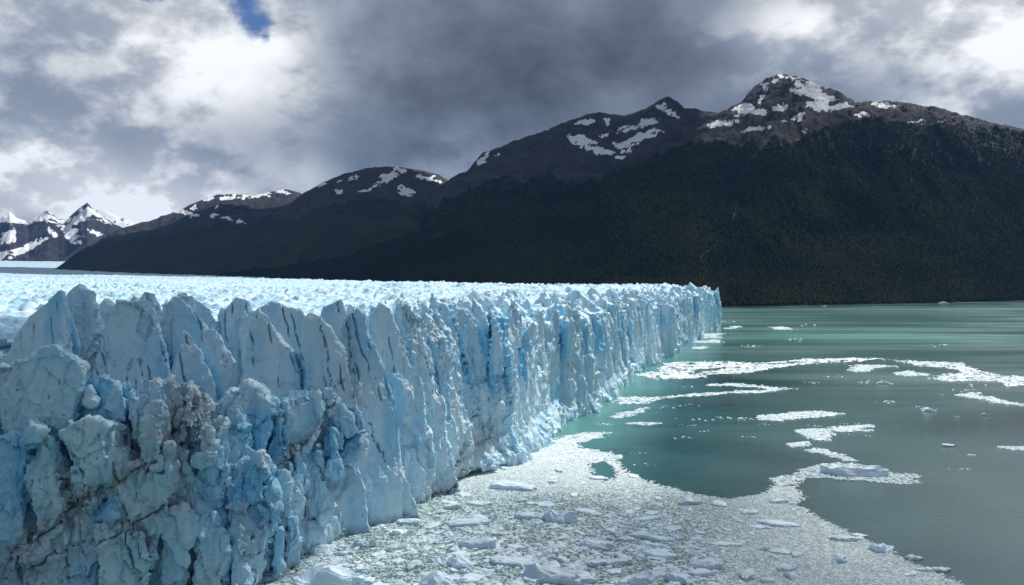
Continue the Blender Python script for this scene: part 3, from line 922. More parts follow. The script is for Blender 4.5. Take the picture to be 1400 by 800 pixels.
def dress(v, q, vown, vd, vb, vP, vpc, res):
    """fine displacement and per-vertex masks"""
    n = vnormals(v, q)
    x, y, z = v[:, 0], v[:, 1], v[:, 2]
    px, py = project(x, y, z)
    pk = np.array([p[0] for p in PIECES] + [0])
    nl = (px < 552) & (res < 0.8) & (vd < 50)
    fin = (nl & (vpc >= 0) & (pk[vpc] == 1)).astype(float)
    smoothp = fin + (nl & (vpc == NP0 - 1)) * 0.8 + (nl & (vpc == 19)) * 0.5
    rub = nl * (1 - smoothp) * (1 - 0.65 * (vpc >= NP0)) * (0.30 + 0.7 * np.maximum(sstep(195, 225, px) * sstep(640, 600, py), sstep(270, 330, px)) * sstep(490, 455, px))
    rub = np.clip(rub + sstep(11, 3, z) * sstep(660, 720, px) * 0.9, 0, 1)
    far_face = sstep(600, 700, px)
    w = 0.6 * fbm3(x / 3, y / 3, z / 3, 2, 201)
    f1, f2, pl, hh = worley3((x + w) / 6.5, (y + w) / 6.5, (z + w) / 15.0, 301)
    g1, g2, pm, _ = worley3((x + w) / 2.6, (y + w) / 2.6, (z + w) / 6.5, 302)
    h1, h2, pL, _ = worley3((x + 2 * w) / 12.0, (y + 2 * w) / 12.0, (z + 2 * w) / 18.0, 303)
    calm = 1 - 0.78 * np.clip(smoothp, 0, 1)
    disp = calm * (1.5 * pL + 1.3 * pl) + 0.95 * pm * (0.15 + 0.85 * np.maximum(rub, nl * (1 - smoothp)))
    disp += 0.55 * calm * (0.5 - 2 * np.abs(n3(x / 4, y / 4, z / 8, 211))) + 0.3 * (0.5 - 2 * np.abs(n3(x / 1.8, y / 1.8, z / 3.4, 212)))
    disp += rub * (1.0 * (0.55 - f1) + 0.35 * (0.5 - g1) + 0.5)
    flute = n3(x / 1.9, y / 1.9, z / 14, 221) + 0.6 * n3(x / 0.9, y / 0.9, z / 5, 222)
    disp += far_face * 0.55 * flute * sstep(0.6, 0.2, np.abs(n[:, 2])) + (1 - far_face) * 0.16 * flute
    if res < 0.8:
        k1, k2, pS, _ = worley3((x + 0.5 * w) / 1.15, (y + 0.5 * w) / 1.15, (z + 0.5 * w) / 1.6, 304)
        disp += (0.26 * pS) * (0.25 + 0.75 * (1 - np.clip(smoothp, 0, 1)))
        disp += 0.10 * (0.5 - 2 * np.abs(n3(x / 1.0, y / 1.0, z / 1.7, 231)))
    # shear bands and long cracks
    dirt = np.zeros(len(v)); crack = np.zeros(len(v))
    if res < 0.8:
        wob = 1.9 * fbm3(x / 6, y / 6, z / 6, 4, 241, 0.6)
        for p0, p1, Y0, Y1, da, wd, wc in SHEAR:
            a, b, nn = plane_pts(p0, p1, Y0, Y1)
            rel = v - a; L = np.linalg.norm(b - a); t = (rel @ ((b - a) / L)) / L
            dist = np.abs(rel @ nn + wob)
            m = (t > -0.04) & (t < 1.04) & (np.abs(y - (a[1] + (b[1] - a[1]) * np.clip(t, 0, 1))) < 26)
            dirt = np.maximum(dirt, np.where(m, da * np.exp(-(dist / max(wd, 0.1)) ** 1.3), 0))
            if wc > 0:
                wcv = wc * 0.36 * (0.25 + 1.5 * np.abs(n3(x / 4, y / 4, z / 4, 251)))
                ck = np.where(m, sstep(wcv * 1.9, wcv * 0.6, dist), 0)
                crack = np.maximum(crack, ck)
        # narrow leaning slots in the smooth fins
        su = (x + 0.30 * z - 0.3 * y) / 2.1 + 0.5 * fbm3(x / 7, y / 7, z / 9, 3, 255)
        sl_ = np.abs(su - np.floor(su) - 0.5)
        on = sstep(0.0, 0.5, n3(np.floor(su) * 7.3, y / 30, z / 7.0, 257) + 0.35 * n3(x / 2, y / 2, z / 2.2, 258)) * fin * (z > 34)
        slot = on * sstep(0.02 + 0.11 * on, 0.0, sl_)
        disp -= slot * 0.9
        crack = np.maximum(crack, slot * 0.5)
        blue_s = slot
    disp -= crack * 0.8
    dirt = np.clip(0.8 * dirt + 0.16 * sstep(0.25, 0.6, fbm3(x / 16, y / 16, z / 30, 3, 261)) * sstep(700, 560, px), 0, 1)
    dirt = np.clip(dirt + 0.5 * sstep(3.0, 0.5, z) * sstep(720, 640, px), 0, 1)
    blue = np.clip(0.85 * sstep(1.5, 0.3, vb) * sstep(22, 34, z) * (1 - nl) + 0.35 * sstep(0.1, 0.6, n3(x / 11, y / 11, z / 16, 271)) * rub, 0, 1)
    blue += nl * (1 - fin) * 0.38 * sstep(0.62, 0.95, ((vpc * 0.6180339) % 1.0)) * (vpc >= 0) * sstep(0.5, 0.1, dirt)
    blue += nl * (vpc >= 0) * 0.6 * np.exp(-(np.maximum(vb, 0) / 1.5) ** 2) * sstep(12, 26, z) * sstep(0.45, 0.1, dirt)
    blue += nl * fin * 0.5 * sstep(0.0, 0.6, n3(x / 6, y / 14, z / 30, 283))
    blue += 0.40 * sstep(0.25, 0.7, n3(x / 9, y / 9, z / 40, 281)) * far_face * sstep(-4, 3, vd)
    v = v + n * disp[:, None]
    return v, dict(dirt=dirt, blue=np.clip(blue, 0, 1), crack=crack * 0.8)


blocks = []
deg = math.radians
b1 = build_block(np.arange(deg(-40), deg(6), 0.0026), np.arange(150, 345, 0.62), np.arange(-1.5, 74, 0.55), 0.24, 0, 'near')
b2 = build_block(np.arange(deg(-12), deg(11), 0.0017), np.arange(318, 730, 1.0), np.arange(-2.0, 72, 0.75), 0.10, 1, 'mid')
b3 = build_block(np.arange(deg(-4), deg(17), 0.0013), np.arange(700, 1370, 2.2), np.arange(-3.0, 72, 1.0), 0.0, 2, 'far')
GL = empty('glacier', (0, 309, 0))
tag(GL, 'huge blue and white glacier ending in a tall jagged ice cliff over the lake', 'glacier')


def gl_part(name, v, q, attrs, mat, label=None, sharp=38):
    v2, q2, a2 = compact(v, q, attrs)
    v2 = v2 - np.array([0, 309, 0])
    me = make_mesh(name, v2, [q2], mat, True, a2)
    if sharp: me.set_sharp_from_angle(angle=math.radians(sharp))
    o = link(name, me, GL)
    if label: o['label'] = label
    return o




def main_piece(q, m):
    """of the faces chosen by m keep only the largest connected piece"""
    ids = np.nonzero(m)[0]
    used, inv = np.unique(q[ids], return_inverse=True); inv = inv.reshape(-1, 4)
    lab = np.arange(len(used))
    for _ in range(400):
        old = lab.copy()
        mn = lab[inv].min(1)
        for k in range(4): np.minimum.at(lab, inv[:, k], mn)
        lab = lab[lab]
        if (lab == old).all(): break
    fl = lab[inv[:, 0]]
    big = np.bincount(fl).argmax()
    out = np.zeros(len(m), bool); out[ids[fl == big]] = True
    return out


for bi, (bk, res) in enumerate(((b1, 0.55), (b2, 0.9), (b3, 1.5))):
    v, q, vown, vd, vb, vP, vpc = bk
    if bi == 0:
        # keep what lies near the front, then refine it
        kq = vd[q[:, 0]] < 84
        v, q, dd_ = compact(v, q[kq], dict(a=vown, b=vd, c=vb, d=vP, e=vpc))
        v, q, (vown, vd, vb, vP, vpc) = subdivide(v, q, [dd_[k] for k in 'abcde'])
    v, at = dress(v, q, vown, vd, vb, vP, vpc, res)
    qo = vown[q[:, 0]]
    px, py = project(v[:, 0], v[:, 1], v[:, 2])
    if bi < 2:
        # the standing seracs become parts; the ice of the low front mass and the deep wall stays one part
        cz = v[q].mean(1)
        top = (SEED[qo, 3] >= 1) & (cz[:, 2] > np.where(SEED[qo, 3] == 3, 30, 34))
        vis = {}
        qpx = px[q[:, 0]]; infr = (qpx > -20) & (qpx < 1420)
        cnt = np.bincount(qo[top & infr], minlength=NS) * (1.0 if bi == 0 else 0.7)
        dmin = np.full(NS, 1e9); np.minimum.at(dmin, qo, vd[q[:, 0]])
        cand = [i for i in np.argsort(-cnt) if cnt[i] > 250 and dmin[i] < (34 if bi == 0 else 9)][:(14 if bi == 0 else 40)]
        rest = np.ones(len(q), bool)
        if bi == 0:
            qp = vpc[q[:, 0]]; nlq = (qpx < 552) & (vd[q[:, 0]] < 50)
            nbig = 0
            for i in range(len(PIECES)):
                m = (qp == i) & nlq
                if m.any(): m = main_piece(q, m)
                if m.sum() > (60 if i < NP0 else 90) and (i < NP0 or nbig < 58):
                    nbig += i >= NP0
                    rest &= ~m
                    gl_part('serac' if PIECES[i][0] == 1 else 'ice_block', v, q[m], at, M_ICE)
            top &= ~nlq
            cnt = np.bincount(qo[top & infr], minlength=NS)
        for i in cand:
            m = top & (qo == i)
            if m.sum() < 60: continue
            m = main_piece(q, m)
            rest &= ~m
            gl_part('serac', v, q[m], at, M_ICE)
        gl_part('ice_cliff', v, q[rest], at, M_ICE)
    else:
        gl_part('ice_cliff', v, q, at, M_ICE)
del b1, b2, b3

# ------------------------------------------------------------------ the crevassed ice field behind the front
th = np.arange(deg(-44), deg(18), 0.00125)
r = 190 * 1.0058 ** np.arange(0, 690)
T, R = np.meshgrid(th, r, indexing='ij'); X = R * np.sin(T); Y = R * np.cos(T)
d, s = front_ds(X, Y)
base = 55.0 + 2.2e-6 * R ** 2
wl = 9.0 + R * 0.004
ww = 5 * n2(X / 25, Y / 25, 401)
j = ridged2((X + ww) / 22, (Y - ww) / 15, 3, 411, 0.6)
j2 = np.abs(n2(X / 6.5, Y / 6.5, 421))
broad = fbm2(X / 160, Y / 90, 3, 431)
amp = (0.9 + 0.6 * sstep(300, 1500, R)) * (0.75 + 0.7 * fbm2(X / 210, Y / 110, 2, 451))
pf0, _ = project(X, Y, np.full(X.shape, 45.0))
zf = base + amp * (4.6 * j + 2.2 * j2 - 1.2) + 3.0 * broad - 5 * sstep(62, 42, d - 24 * sstep(600, 540, pf0))
zf -= sstep(5200, 9000, R) * 0
keep = d > 44 + 24 * sstep(600, 540, pf0)
keepq = keep[:-1, :-1] & keep[1:, 1:] & keep[1:, :-1] & keep[:-1, 1:] & (R[1:, 1:] < 10500)
blue = np.clip(sstep(-0.1, -0.7, j) * 0.8, 0, 1)
pxf, pyf = project(X, Y, zf)
moraine = sstep(2350, 2800, R) * sstep(430, 250, pxf) * sstep(0.1, 0.35, n2(X / 900, Y / 130, 441) + 0.35 * sstep(2700, 3200, R)) * 0.25
moraine = np.maximum(moraine, 0.30 * sstep(3800, 4600, R))
v = np.stack([X, Y, zf], -1).reshape(-1, 3)
q = grid_faces(len(th), len(r), keepq)[:, ::-1]
gl_part('ice_field', v, q, dict(blue=blue.ravel(), dirt=moraine.ravel()), M_FIELD)

# ------------------------------------------------------------------ mountains
def crest_fn(pts):
    p = np.array(pts, float)
    return (lambda x: np.interp(x, p[:, 0], p[:, 1])), (lambda x: np.interp(x, p[:, 0], p[:, 2]))


def smooth_interp(x, pts):
    p = np.array(pts, float)
    return np.interp(x, p[:, 0], p[:, 1])


def mountain(name, mat, crest, foot, tree, snow, gullies, px_range, nseed, pw=1.0, rough=1.0, nt=260, bulge=0.0, snow_noise=None):
    pxs = np.arange(px_range[0], px_range[1], 1.35)
    cy_, cr_ = crest_fn(crest)
    pc = cy_(pxs) + 2.0 * fbm2(pxs / 13, pxs * 0 + nseed, 4, nseed + 1, 0.6) * rough
    Rc = cr_(pxs)
    Rf = smooth_interp(pxs, foot)
    az = np.arctan((pxs - CX) / FPX)
    t = np.concatenate([np.linspace(0, 1, nt), np.linspace(1.02, 1.5, 14)])
    A, Tt = np.meshgrid(az, t, indexing='ij')
    PX = np.repeat(pxs[:, None], len(t), 1)
    Rr = Rf[:, None] + (Rc - Rf)[:, None] * Tt
    X = Rr * np.tan(A); Y = Rr                      # "distance" is depth along +Y
    # height of the crest from its elevation in the photograph
    _, yy, wv = ray(pxs, pc)
    zc = CAMZ + wv / yy * Rc
    z0 = -6.0
    tt = np.clip(Tt, 0, 1)
    prof = tt ** pw + bulge * np.sin(np.pi * tt) ** 2 * tt
    Z = z0 + (zc[:, None] - z0) * prof
    Z = np.where(Tt > 1, zc[:, None] - (zc[:, None] + 50) * (Tt - 1) * 1.3, Z)
    env = np.clip(4 * tt * (1 - tt), 0, 1) ** 0.8
    sc = (Rc - Rf).mean() / 2600.0
    spur = ridged2(X / (620 * sc), Y / (1500 * sc), 4, nseed + 10, 0.52)
    rg = ridged2(X / 170, Y / 260, 4, nseed + 20, 0.55)
    Z = Z + env * rough * (95 * sc * spur + 26 * rg) * (zc[:, None] / 1000.0)
    Z = Z + sstep(0.55, 0.95, tt) * sstep(1.0, 0.93, tt) * rough * 26 * ridged2(X / 80, Z / 60, 3, nseed + 30)
    # keep everything below the skyline in view
    px, py = project(X, Y, Z)
    over = np.where(Tt <= 1, np.maximum(0, (pc[:, None] + 0.6 * (1 - tt)) - py), 0)
    Z = Z - over * Y / FPX
    px, py = project(X, Y, Z)
    ty = smooth_interp(px, tree) + 13 * fbm2(px / 16, py / 60, 4, nseed + 40, 0.6)
    tree_a = np.clip(0.5 + (py - ty) / 16.0, 0, 1)
    sn = np.full(px.shape, -1.0)
    for (ex, ey, rx, ry, an) in snow:
        ca, sa = math.cos(math.radians(an)), math.sin(math.radians(an))
        dx = px - ex + 9.0 * fbm2(px / 9, py / 6, 4, nseed + 61, 0.65); dy = py - ey + 5.5 * fbm2(px / 9, py / 5, 4, nseed + 62, 0.65)
        u = (dx * ca + dy * sa) / rx; w = (-dx * sa + dy * ca) / ry
        sn = np.maximum(sn, 1 - (u * u + w * w))
    sn = sn - 1.1 * sstep(0.05, 0.6, fbm2(px / 5 + py / 14, py / 3.2, 3, nseed + 63, 0.6)) + 0.12
    sn = np.clip(0.5 + 0.45 * sn, 0, 1) if len(snow) else np.zeros(px.shape)
    if snow_noise is not None:
        lvl, amt = snow_noise
        nn = fbm2(X / 420 + Z / 300, Z / 260 - X / 900, 5, nseed + 50, 0.6)
        sn = np.maximum(sn, np.clip(0.5 + (nn + (lvl - py) / amt) * 1.2, 0, 1))
    gu = np.zeros(px.shape)
    for pts, wd, st in gullies:
        for a, b in zip(pts[:-1], pts[1:]):
            dd, _ = seg_dist(px + 3 * n2(px / 7, py / 7, 77), py, a, b)
            gu = np.maximum(gu, st * np.exp(-(dd / wd) ** 2))
    v = np.stack([X, Y, Z], -1).reshape(-1, 3)
    q = grid_faces(len(pxs), len(t))
    o = link(name, make_mesh(name, v, [q], mat, True, dict(snow=sn.ravel(), tree=tree_a.ravel(), gully=gu.ravel())))
    tag(o, kind='structure')
    return dict(X=X, Y=Y, Z=Z, tree=tree_a, t=Tt, px=px, py=py, gully=gu, snow=sn)


FOOT_A = [(-100, 5600), (65, 5000), (200, 4000), (335, 3200), (500, 2700), (700, 2350), (900, 2170), (1000, 2117), (1200, 2382), (1300, 2560), (1400, 2823), (1700, 3300)]
CREST_A = [(250, 384, 3700), (450, 356, 3700), (600, 312, 3900), (760, 262, 4100), (830, 232, 4300), (870, 211, 4400), (930, 180, 4600), (960, 163, 4700), (985, 152, 4800),
           (1010, 140, 4850), (1030, 119, 4900), (1050, 105, 4900), (1060, 101, 4900), (1070, 100, 4900), (1085, 104, 4900), (1110, 114, 4900), (1140, 123, 4950), (1155, 131, 5000), (1168, 139, 5000),
           (1200, 138, 4900), (1230, 139, 4900), (1290, 150, 4800), (1340, 163, 4800), (1400, 178, 4700), (1500, 196, 4600), (1750, 250, 4400)]
TREE_A = [(250, 300), (700, 225), (800, 225), (830, 238), (860, 226), (920, 203), (974, 188), (1010, 197), (1040, 203), (1088, 194), (1118, 176), (1160, 164), (1190, 163), (1250, 170), (1316, 172), (1364, 180), (1750, 240)]
SNOW_A = [(1107, 117, 20, 7, 8), (1112, 130, 33, 6, 10), (1120, 145, 18, 6, 5), (1147, 147, 22, 4, -12), (1207, 144, 21, 2.6, 3), (1177, 157, 12, 2.4, -8), (1255, 166, 10, 1.8, 0), (1285, 165, 9, 1.8, 5),
          (1015, 150, 17, 8, -8), (1037, 153, 12, 4, 10), (1067, 147, 12, 5, -20), (990, 169, 22, 4, -8), (1035, 176, 20, 3, -14), (1092, 159, 12, 3, -22), (1070, 165, 7, 2, 0), (1101, 178, 4, 2, 0),
          (1042, 135, 4, 7, 20), (1060, 111, 5, 5, 30), (1067, 103, 5, 2, 0), (1046, 118, 4, 6, 20), (1080, 123, 5, 3, 0)]
GUL_A = [([(1130, 180), (1150, 230), (1140, 290), (1160, 350), (1150, 405)], 1.6, 0.5), ([(1260, 172), (1245, 230), (1265, 300), (1255, 380)], 1.5, 0.48), ([(900, 215), (880, 270), (895, 330), (870, 385)], 1.5, 0.48),
         ([(780, 260), (800, 320), (780, 385)], 1.4, 0.45), ([(1330, 180), (1345, 240), (1330, 300), (1350, 370)], 1.5, 0.5), ([(1080, 210), (1090, 270), (1075, 330)], 1.3, 0.45), ([(1045, 200), (1012, 235), (1025, 255), (1006, 280), (1000, 300), (1005, 320), (985, 330), (960, 350), (955, 365)], 2.4, 0.52), ([(1000, 315), (970, 320)], 2.0, 0.6), ([(1095, 190), (1040, 205)], 3.0, 0.7), ([(1365, 240), (1357, 285)], 1.6, 0.45)]
MA = mountain('mountain', M_MTN, CREST_A, FOOT_A, TREE_A, SNOW_A, GUL_A, (240, 1560), 500, 0.98, 1.55, 300, 0.10, snow_noise=(78, 80.0))

CREST_B = [(470, 330, 5200), (560, 290, 5200), (590, 262, 5300), (615, 244, 5400), (640, 232, 5500), (660, 210, 5500), (700, 194, 5600), (740, 180, 5700), (775, 165, 5700), (800, 158, 5700), (820, 153, 5700), (850, 158, 5700),
           (880, 150, 5700), (900, 138, 5700), (912, 132, 5700), (925, 138, 5700), (935, 148, 5700), (960, 151, 5700), (1010, 160, 5700), (1100, 190, 5700)]
TREE_B = [(470, 300), (600, 280), (650, 258), (690, 243), (712, 250), (740, 236), (780, 250), (820, 250), (900, 250), (1100, 260)]
SNOW_B = [(802, 166, 13, 4, -12), (872, 172, 30, 5, -18), (872, 190, 32, 6, -20), (795, 192, 20, 7, 15), (817, 205, 22, 4, 10), (855, 206, 10, 3, -10), (850, 215, 9, 2, 0), (917, 155, 11, 3, 25), (825, 185, 5, 3, 0),
          (832, 166, 3, 5, 0), (750, 175, 5, 2, 0), (660, 217, 4, 12, 35), (682, 211, 5, 2.5, -30), (905, 145, 6, 3, 0), (840, 198, 6, 3, 0)]
MB = mountain('mountain', M_MTN_B, CREST_B, [(400, 3000), (700, 2600), (1100, 2600)], TREE_B, SNOW_B, [], (470, 1080), 600, 0.92, 1.2, 260, 0.0, snow_noise=(95, 85.0))

CREST_C2 = [(250, 378, 5400), (300, 345, 5600), (380, 290, 6200), (415, 264, 6500), (440, 250, 6500), (470, 238, 6500), (500, 230, 6500), (525, 227, 6500), (560, 230, 6500), (600, 239, 6500), (640, 262, 6500), (740, 320, 6400)]
TREE_C2 = [(250, 300), (400, 300), (470, 278), (520, 274), (560, 282), (600, 268), (740, 300)]
SNOW_C2 = [(532, 242, 15, 5, -25), (505, 258, 16, 2.5, -22), (462, 263, 7, 2.5, 5), (585, 244, 17, 3, 12), (557, 262, 14, 6, 8), (485, 243, 9, 2.5, -20), (463, 247, 6, 2, -25), (547, 232, 9, 2, 8), (440, 253, 8, 2, -30), (548, 255, 5, 4, 0)]
mountain('mountain', M_MTN_B, CREST_C2, [(200, 4300), (335, 3300), (740, 3000)], TREE_C2, SNOW_C2, [], (262, 720), 700, 0.95, 0.8, 200)

CREST_C1 = [(40, 390, 5600), (65, 375, 5800), (100, 350, 6300), (130, 331, 6700), (160, 314, 7000), (200, 303, 7300), (235, 292, 7500), (260, 280, 7500), (290, 268, 7500), (320, 265, 7500), (345, 268, 7500), (370, 262, 7500), (390, 259, 7500), (410, 263, 7500),
            (450, 280, 7400), (540, 330, 7200)]
TREE_C1 = [(40, 370), (100, 345), (180, 325), (250, 312), (300, 304), (400, 292), (540, 290)]
SNOW_C1 = [(312, 271, 12, 4, -10), (350, 267, 22, 4, -8), (250, 290, 14, 3, 5), (268, 283, 5, 4, -40), (292, 295, 6, 3, 10), (310, 299, 9, 2, 5), (330, 303, 5, 1.6, 30), (385, 262, 12, 2, 5), (285, 272, 7, 2.5, -30), (300, 283, 3, 3, 0), (262, 294, 8, 2, 8)]
mountain('mountain', M_MTN_D, CREST_C1, [(20, 5200), (65, 5000), (200, 4000), (335, 3400), (540, 3400)], TREE_C1, SNOW_C1, [], (42, 520), 800, 0.95, 0.8, 200)

CREST_D = [(-120, 300, 13500), (-60, 310, 13500), (-20, 298, 13500), (0, 300, 13500), (14, 289, 13500), (24, 297, 13500), (40, 304, 13500), (54, 293, 13500), (66, 287, 13500), (80, 300, 13500), (92, 299, 13500), (106, 288, 13500), (120, 277, 13500),
           (130, 288, 13500), (142, 297, 13500), (160, 308, 13500), (220, 332, 13500), (300, 362, 13500)]
mountain('mountain', M_MTN_D, CREST_D, [(-120, 8200), (300, 8200)], [(-120, 372), (300, 372)], [(10, 325, 14, 9, -30), (50, 332, 16, 4, -25), (95, 315, 16, 6, 25), (100, 328, 12, 4, 25), (72, 318, 8, 4, 40), (25, 345, 18, 5, -20), (5, 350, 12, 4, 0), (130, 318, 8, 3, 20)], [], (-110, 260), 900, 0.8, 1.2, 220, 0.0,
         snow_noise=(294, 50.0))
CREST_E = [(-120, 330, 16500), (0, 322, 16500), (60, 312, 16500), (100, 298, 16500), (128, 287, 16500), (145, 289, 16500), (162, 295, 16500), (180, 303, 16500), (210, 318, 16500), (260, 340, 16500)]
mountain('snow_mountain', M_MTN_D, CREST_E, [(-120, 14000), (260, 14000)], [(-120, 400), (260, 400)], [(40, 300, 300, 80, 0)], [], (-110, 240), 950, 0.9, 0.7, 80)

# ------------------------------------------------------------------ forest
def forest():
    m, t, b, out = material('forest_foliage')
    tone = t.attr('tone')
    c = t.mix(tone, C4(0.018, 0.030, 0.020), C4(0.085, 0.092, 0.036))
    t.l.new(c, b.inputs['Base Color']); b.inputs['Roughness'].default_value = 0.9; b.inputs['Specular IOR Level'].default_value = 0.05
    V, Fq, tn = [], [], []
    base = 0
    nrings = np.array([(0.0, 0.10), (0.22, 0.95), (0.55, 0.85), (0.85, 0.45)])
    K = 5
    for S, n, pr in ((MA, 85000, (300, 1460)), (MB, 7000, (540, 860))):
        X, Y, Z, tr = S['X'], S['Y'], S['Z'], S['tree']
        ok = (tr > 0.5) & (S['t'] < 0.98) & (S['px'] > pr[0]) & (S['px'] < pr[1]) & (Z > 1.0) & (S['gully'] < 0.25)
        I, J = np.nonzero(ok[:-1, :-1])
        w = ((Y[I, J + 1] - Y[I, J]) * (X[I + 1, J] - X[I, J])); w = np.maximum(w, 0)
        w = w * (2600.0 / Y[I, J]) ** 2.0
        k = RNG.choice(len(I), n, p=w / w.sum()); I, J = I[k], J[k]
        u, s_ = RNG.random(n), RNG.random(n)
        lerp = lambda A: (A[I, J] * (1 - u) + A[I + 1, J] * u) * (1 - s_) + (A[I, J + 1] * (1 - u) + A[I + 1, J + 1] * u) * s_
        x, y, z = lerp(X), lerp(Y), lerp(Z)
        hgt = RNG.uniform(7, 13.5, n) * (1 - 0.45 * sstep(450, 850, z)) * (0.8 + 0.2 * (Y[I, J] / 2600.0)); rad = hgt * RNG.uniform(0.34, 0.52, n)
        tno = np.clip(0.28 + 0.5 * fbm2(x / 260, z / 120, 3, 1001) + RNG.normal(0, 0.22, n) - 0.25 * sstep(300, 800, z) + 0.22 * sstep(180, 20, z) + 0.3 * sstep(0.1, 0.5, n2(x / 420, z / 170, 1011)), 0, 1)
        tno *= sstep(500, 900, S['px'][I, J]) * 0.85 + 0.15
        vv = np.zeros((n, 4 * K + 1, 3))
        for a, (hz, rz) in enumerate(nrings):
            for kk in range(K):
                an = 2 * math.pi * kk / K + a * 0.6 + RNG.random(n) * 0.5
                rr = rad * rz * RNG.uniform(0.7, 1.25, n)
                vv[:, a * K + kk, 0] = x + rr * np.cos(an); vv[:, a * K + kk, 1] = y + rr * np.sin(an)
                vv[:, a * K + kk, 2] = z - 1.5 + hgt * (hz + RNG.uniform(-0.06, 0.06, n))
        vv[:, -1] = np.stack([x, y, z + hgt * 0.95], -1)
        fl = []
        for a in range(3):
            for kk in range(K):
                k2 = (kk + 1) % K
                fl.append((a * K + kk, a * K + k2, (a + 1) * K + k2)); fl.append((a * K + kk, (a + 1) * K + k2, (a + 1) * K + kk))
        for kk in range(K): fl.append((3 * K + kk, 3 * K + (kk + 1) % K, 4 * K))
        fl = np.array(fl)
        ff = fl[None] + (base + np.arange(n) * (4 * K + 1))[:, None, None]
        base += n * (4 * K + 1)
        V.append(vv.reshape(-1, 3)); Fq.append(ff.reshape(-1, 3)); tn.append(np.repeat(tno, 4 * K + 1))
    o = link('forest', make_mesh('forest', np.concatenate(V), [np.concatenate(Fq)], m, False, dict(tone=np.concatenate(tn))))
    tag(o, 'dark green beech forest covering the lower slopes above the lake', 'forest', kind='stuff')


forest()

# ------------------------------------------------------------------ brash ice and rafts on the lake
def inside_poly(x, y, poly):
    c = np.zeros(x.shape, bool)
    n = len(poly)
    for i in range(n):
        x0, y0 = poly[i]; x1, y1 = poly[(i + 1) % n]
        if y0 == y1: continue
        m = ((y0 > y) != (y1 > y)) & (x < (x1 - x0) * (y - y0) / (y1 - y0) + x0)
        c ^= m
    return c


def raft_mask(px, py, poly, holes=(), jx=7.0, jy=1.6, seed=0, fr=1.0):
    wx_ = jx * (0.6 * fbm2(px / (22 * fr), py / (5 * fr), 4, seed + 1, 0.6) + 0.5 * n2(px / 5, py / 2, seed + 3))
    wy_ = jy * (fbm2(px / (14 * fr), py / (4 * fr), 4, seed + 2, 0.6))
    wx_ = wx_ + 0.8 * jx * n2(px / 2.4, py / 0.9, seed + 5)
    m = inside_poly(px + wx_, py + wy_, poly)
    if fr < 1: m &= fbm2(px / 9, py / 1.7, 3, seed + 6) < 0.36
    for h in holes: m &= ~inside_poly(px + wx_, py + wy_, h)
    return m


def chips_mesh(name, x, y, size, tone, blue, zoff=None, K=7):
    n = len(x)
    hgt = size * RNG.uniform(0.10, 0.30, n) + 0.04
    el = RNG.uniform(0.55, 1.0, n); rot = RNG.uniform(0, math.pi * 2, n)
    tiltx, tilty = RNG.normal(0, 0.10, n), RNG.normal(0, 0.10, n)
    vv = np.zeros((n, 3 * K + 1, 3), F32)
    cr, sr = np.cos(rot), np.sin(rot)
    for kk in range(K):
        an = 2 * math.pi * (kk + RNG.uniform(-0.3, 0.3, n)) / K
        rr = RNG.uniform(0.72, 1.15, n)
        for a, (rs, zs) in enumerate(((1.0, None), (0.97, 0.6), (0.62, 1.0))):
            lx = size * rr * rs * np.cos(an); ly = size * el * rr * rs * np.sin(an)
            vv[:, a * K + kk, 0] = x + lx * cr - ly * sr; vv[:, a * K + kk, 1] = y + lx * sr + ly * cr
            vv[:, a * K + kk, 2] = -0.12 if zs is None else np.maximum(0.02, hgt * zs * RNG.uniform(0.6, 1.3, n) + lx * tiltx + ly * tilty + 0.03)
    vv[:, -1] = np.stack([x, y, hgt * RNG.uniform(0.9, 1.3, n) + 0.03], -1)
    fl4, fl3 = [], []
    for a in (0, 1):
        for kk in range(K):
            k2 = (kk + 1) % K
            fl4.append((a * K + kk, a * K + k2, (a + 1) * K + k2, (a + 1) * K + kk))
    for kk in range(K): fl3.append((2 * K + kk, 2 * K + (kk + 1) % K, 3 * K))
    b = (np.arange(n) * (3 * K + 1))[:, None, None]
    return make_mesh(name, vv.reshape(-1, 3), [(np.array(fl4)[None] + b).reshape(-1, 4), (np.array(fl3)[None] + b).reshape(-1, 3)], M_CHIP, False,
                     dict(tone=np.repeat(tone, 3 * K + 1), blue=np.repeat(blue, 3 * K + 1)))


def slush_mesh(name, poly, holes, seed, jx, jy, far, zt=0.06, step=1.0, fr=1.0):
    P = np.array(poly, float)
    pxs = np.arange(P[:, 0].min() - 10, P[:, 0].max() + 10, 1.6 * step)
    pys = np.arange(P[:, 1].max() + 3, P[:, 1].min() - 3, -0.55 * step)
    GX, GY = np.meshgrid(pxs, pys, indexing='ij')
    m = raft_mask(GX, GY, poly, holes, jx, jy, seed, fr)
    x, y = on_plane(GX, GY)
    kq = m[:-1, :-1] & m[1:, 1:] & m[1:, :-1] & m[:-1, 1:]
    z = np.where(m, zt + 0.05 * fbm2(x / 2.5, y / 2.5, 2, seed), 0.0)
    v = np.stack([x, y, z], -1).reshape(-1, 3)
    q = grid_faces(len(pxs), len(pys), kq)
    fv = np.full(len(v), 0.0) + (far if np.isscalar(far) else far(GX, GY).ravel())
    v, q, a = compact(v, q, dict(far=fv))
    # a rim down into the water gives the sheet its thickness
    return make_mesh(name, v, [q], M_SLUSH, True, a)


def sample_raft(n, poly, holes, seed, jx, jy, area=True, fr=1.0):
    P = np.array(poly, float)
    x0, y0 = on_plane(P[:, 0], P[:, 1])
    xs = RNG.uniform(x0.min(), x0.max(), n); ys = RNG.uniform(y0.min(), y0.max(), n)
    px, py = project(xs, ys, np.zeros(n))
    m = raft_mask(px, py, poly, holes, jx, jy, seed, fr)
    return xs[m], ys[m], px[m], py[m]


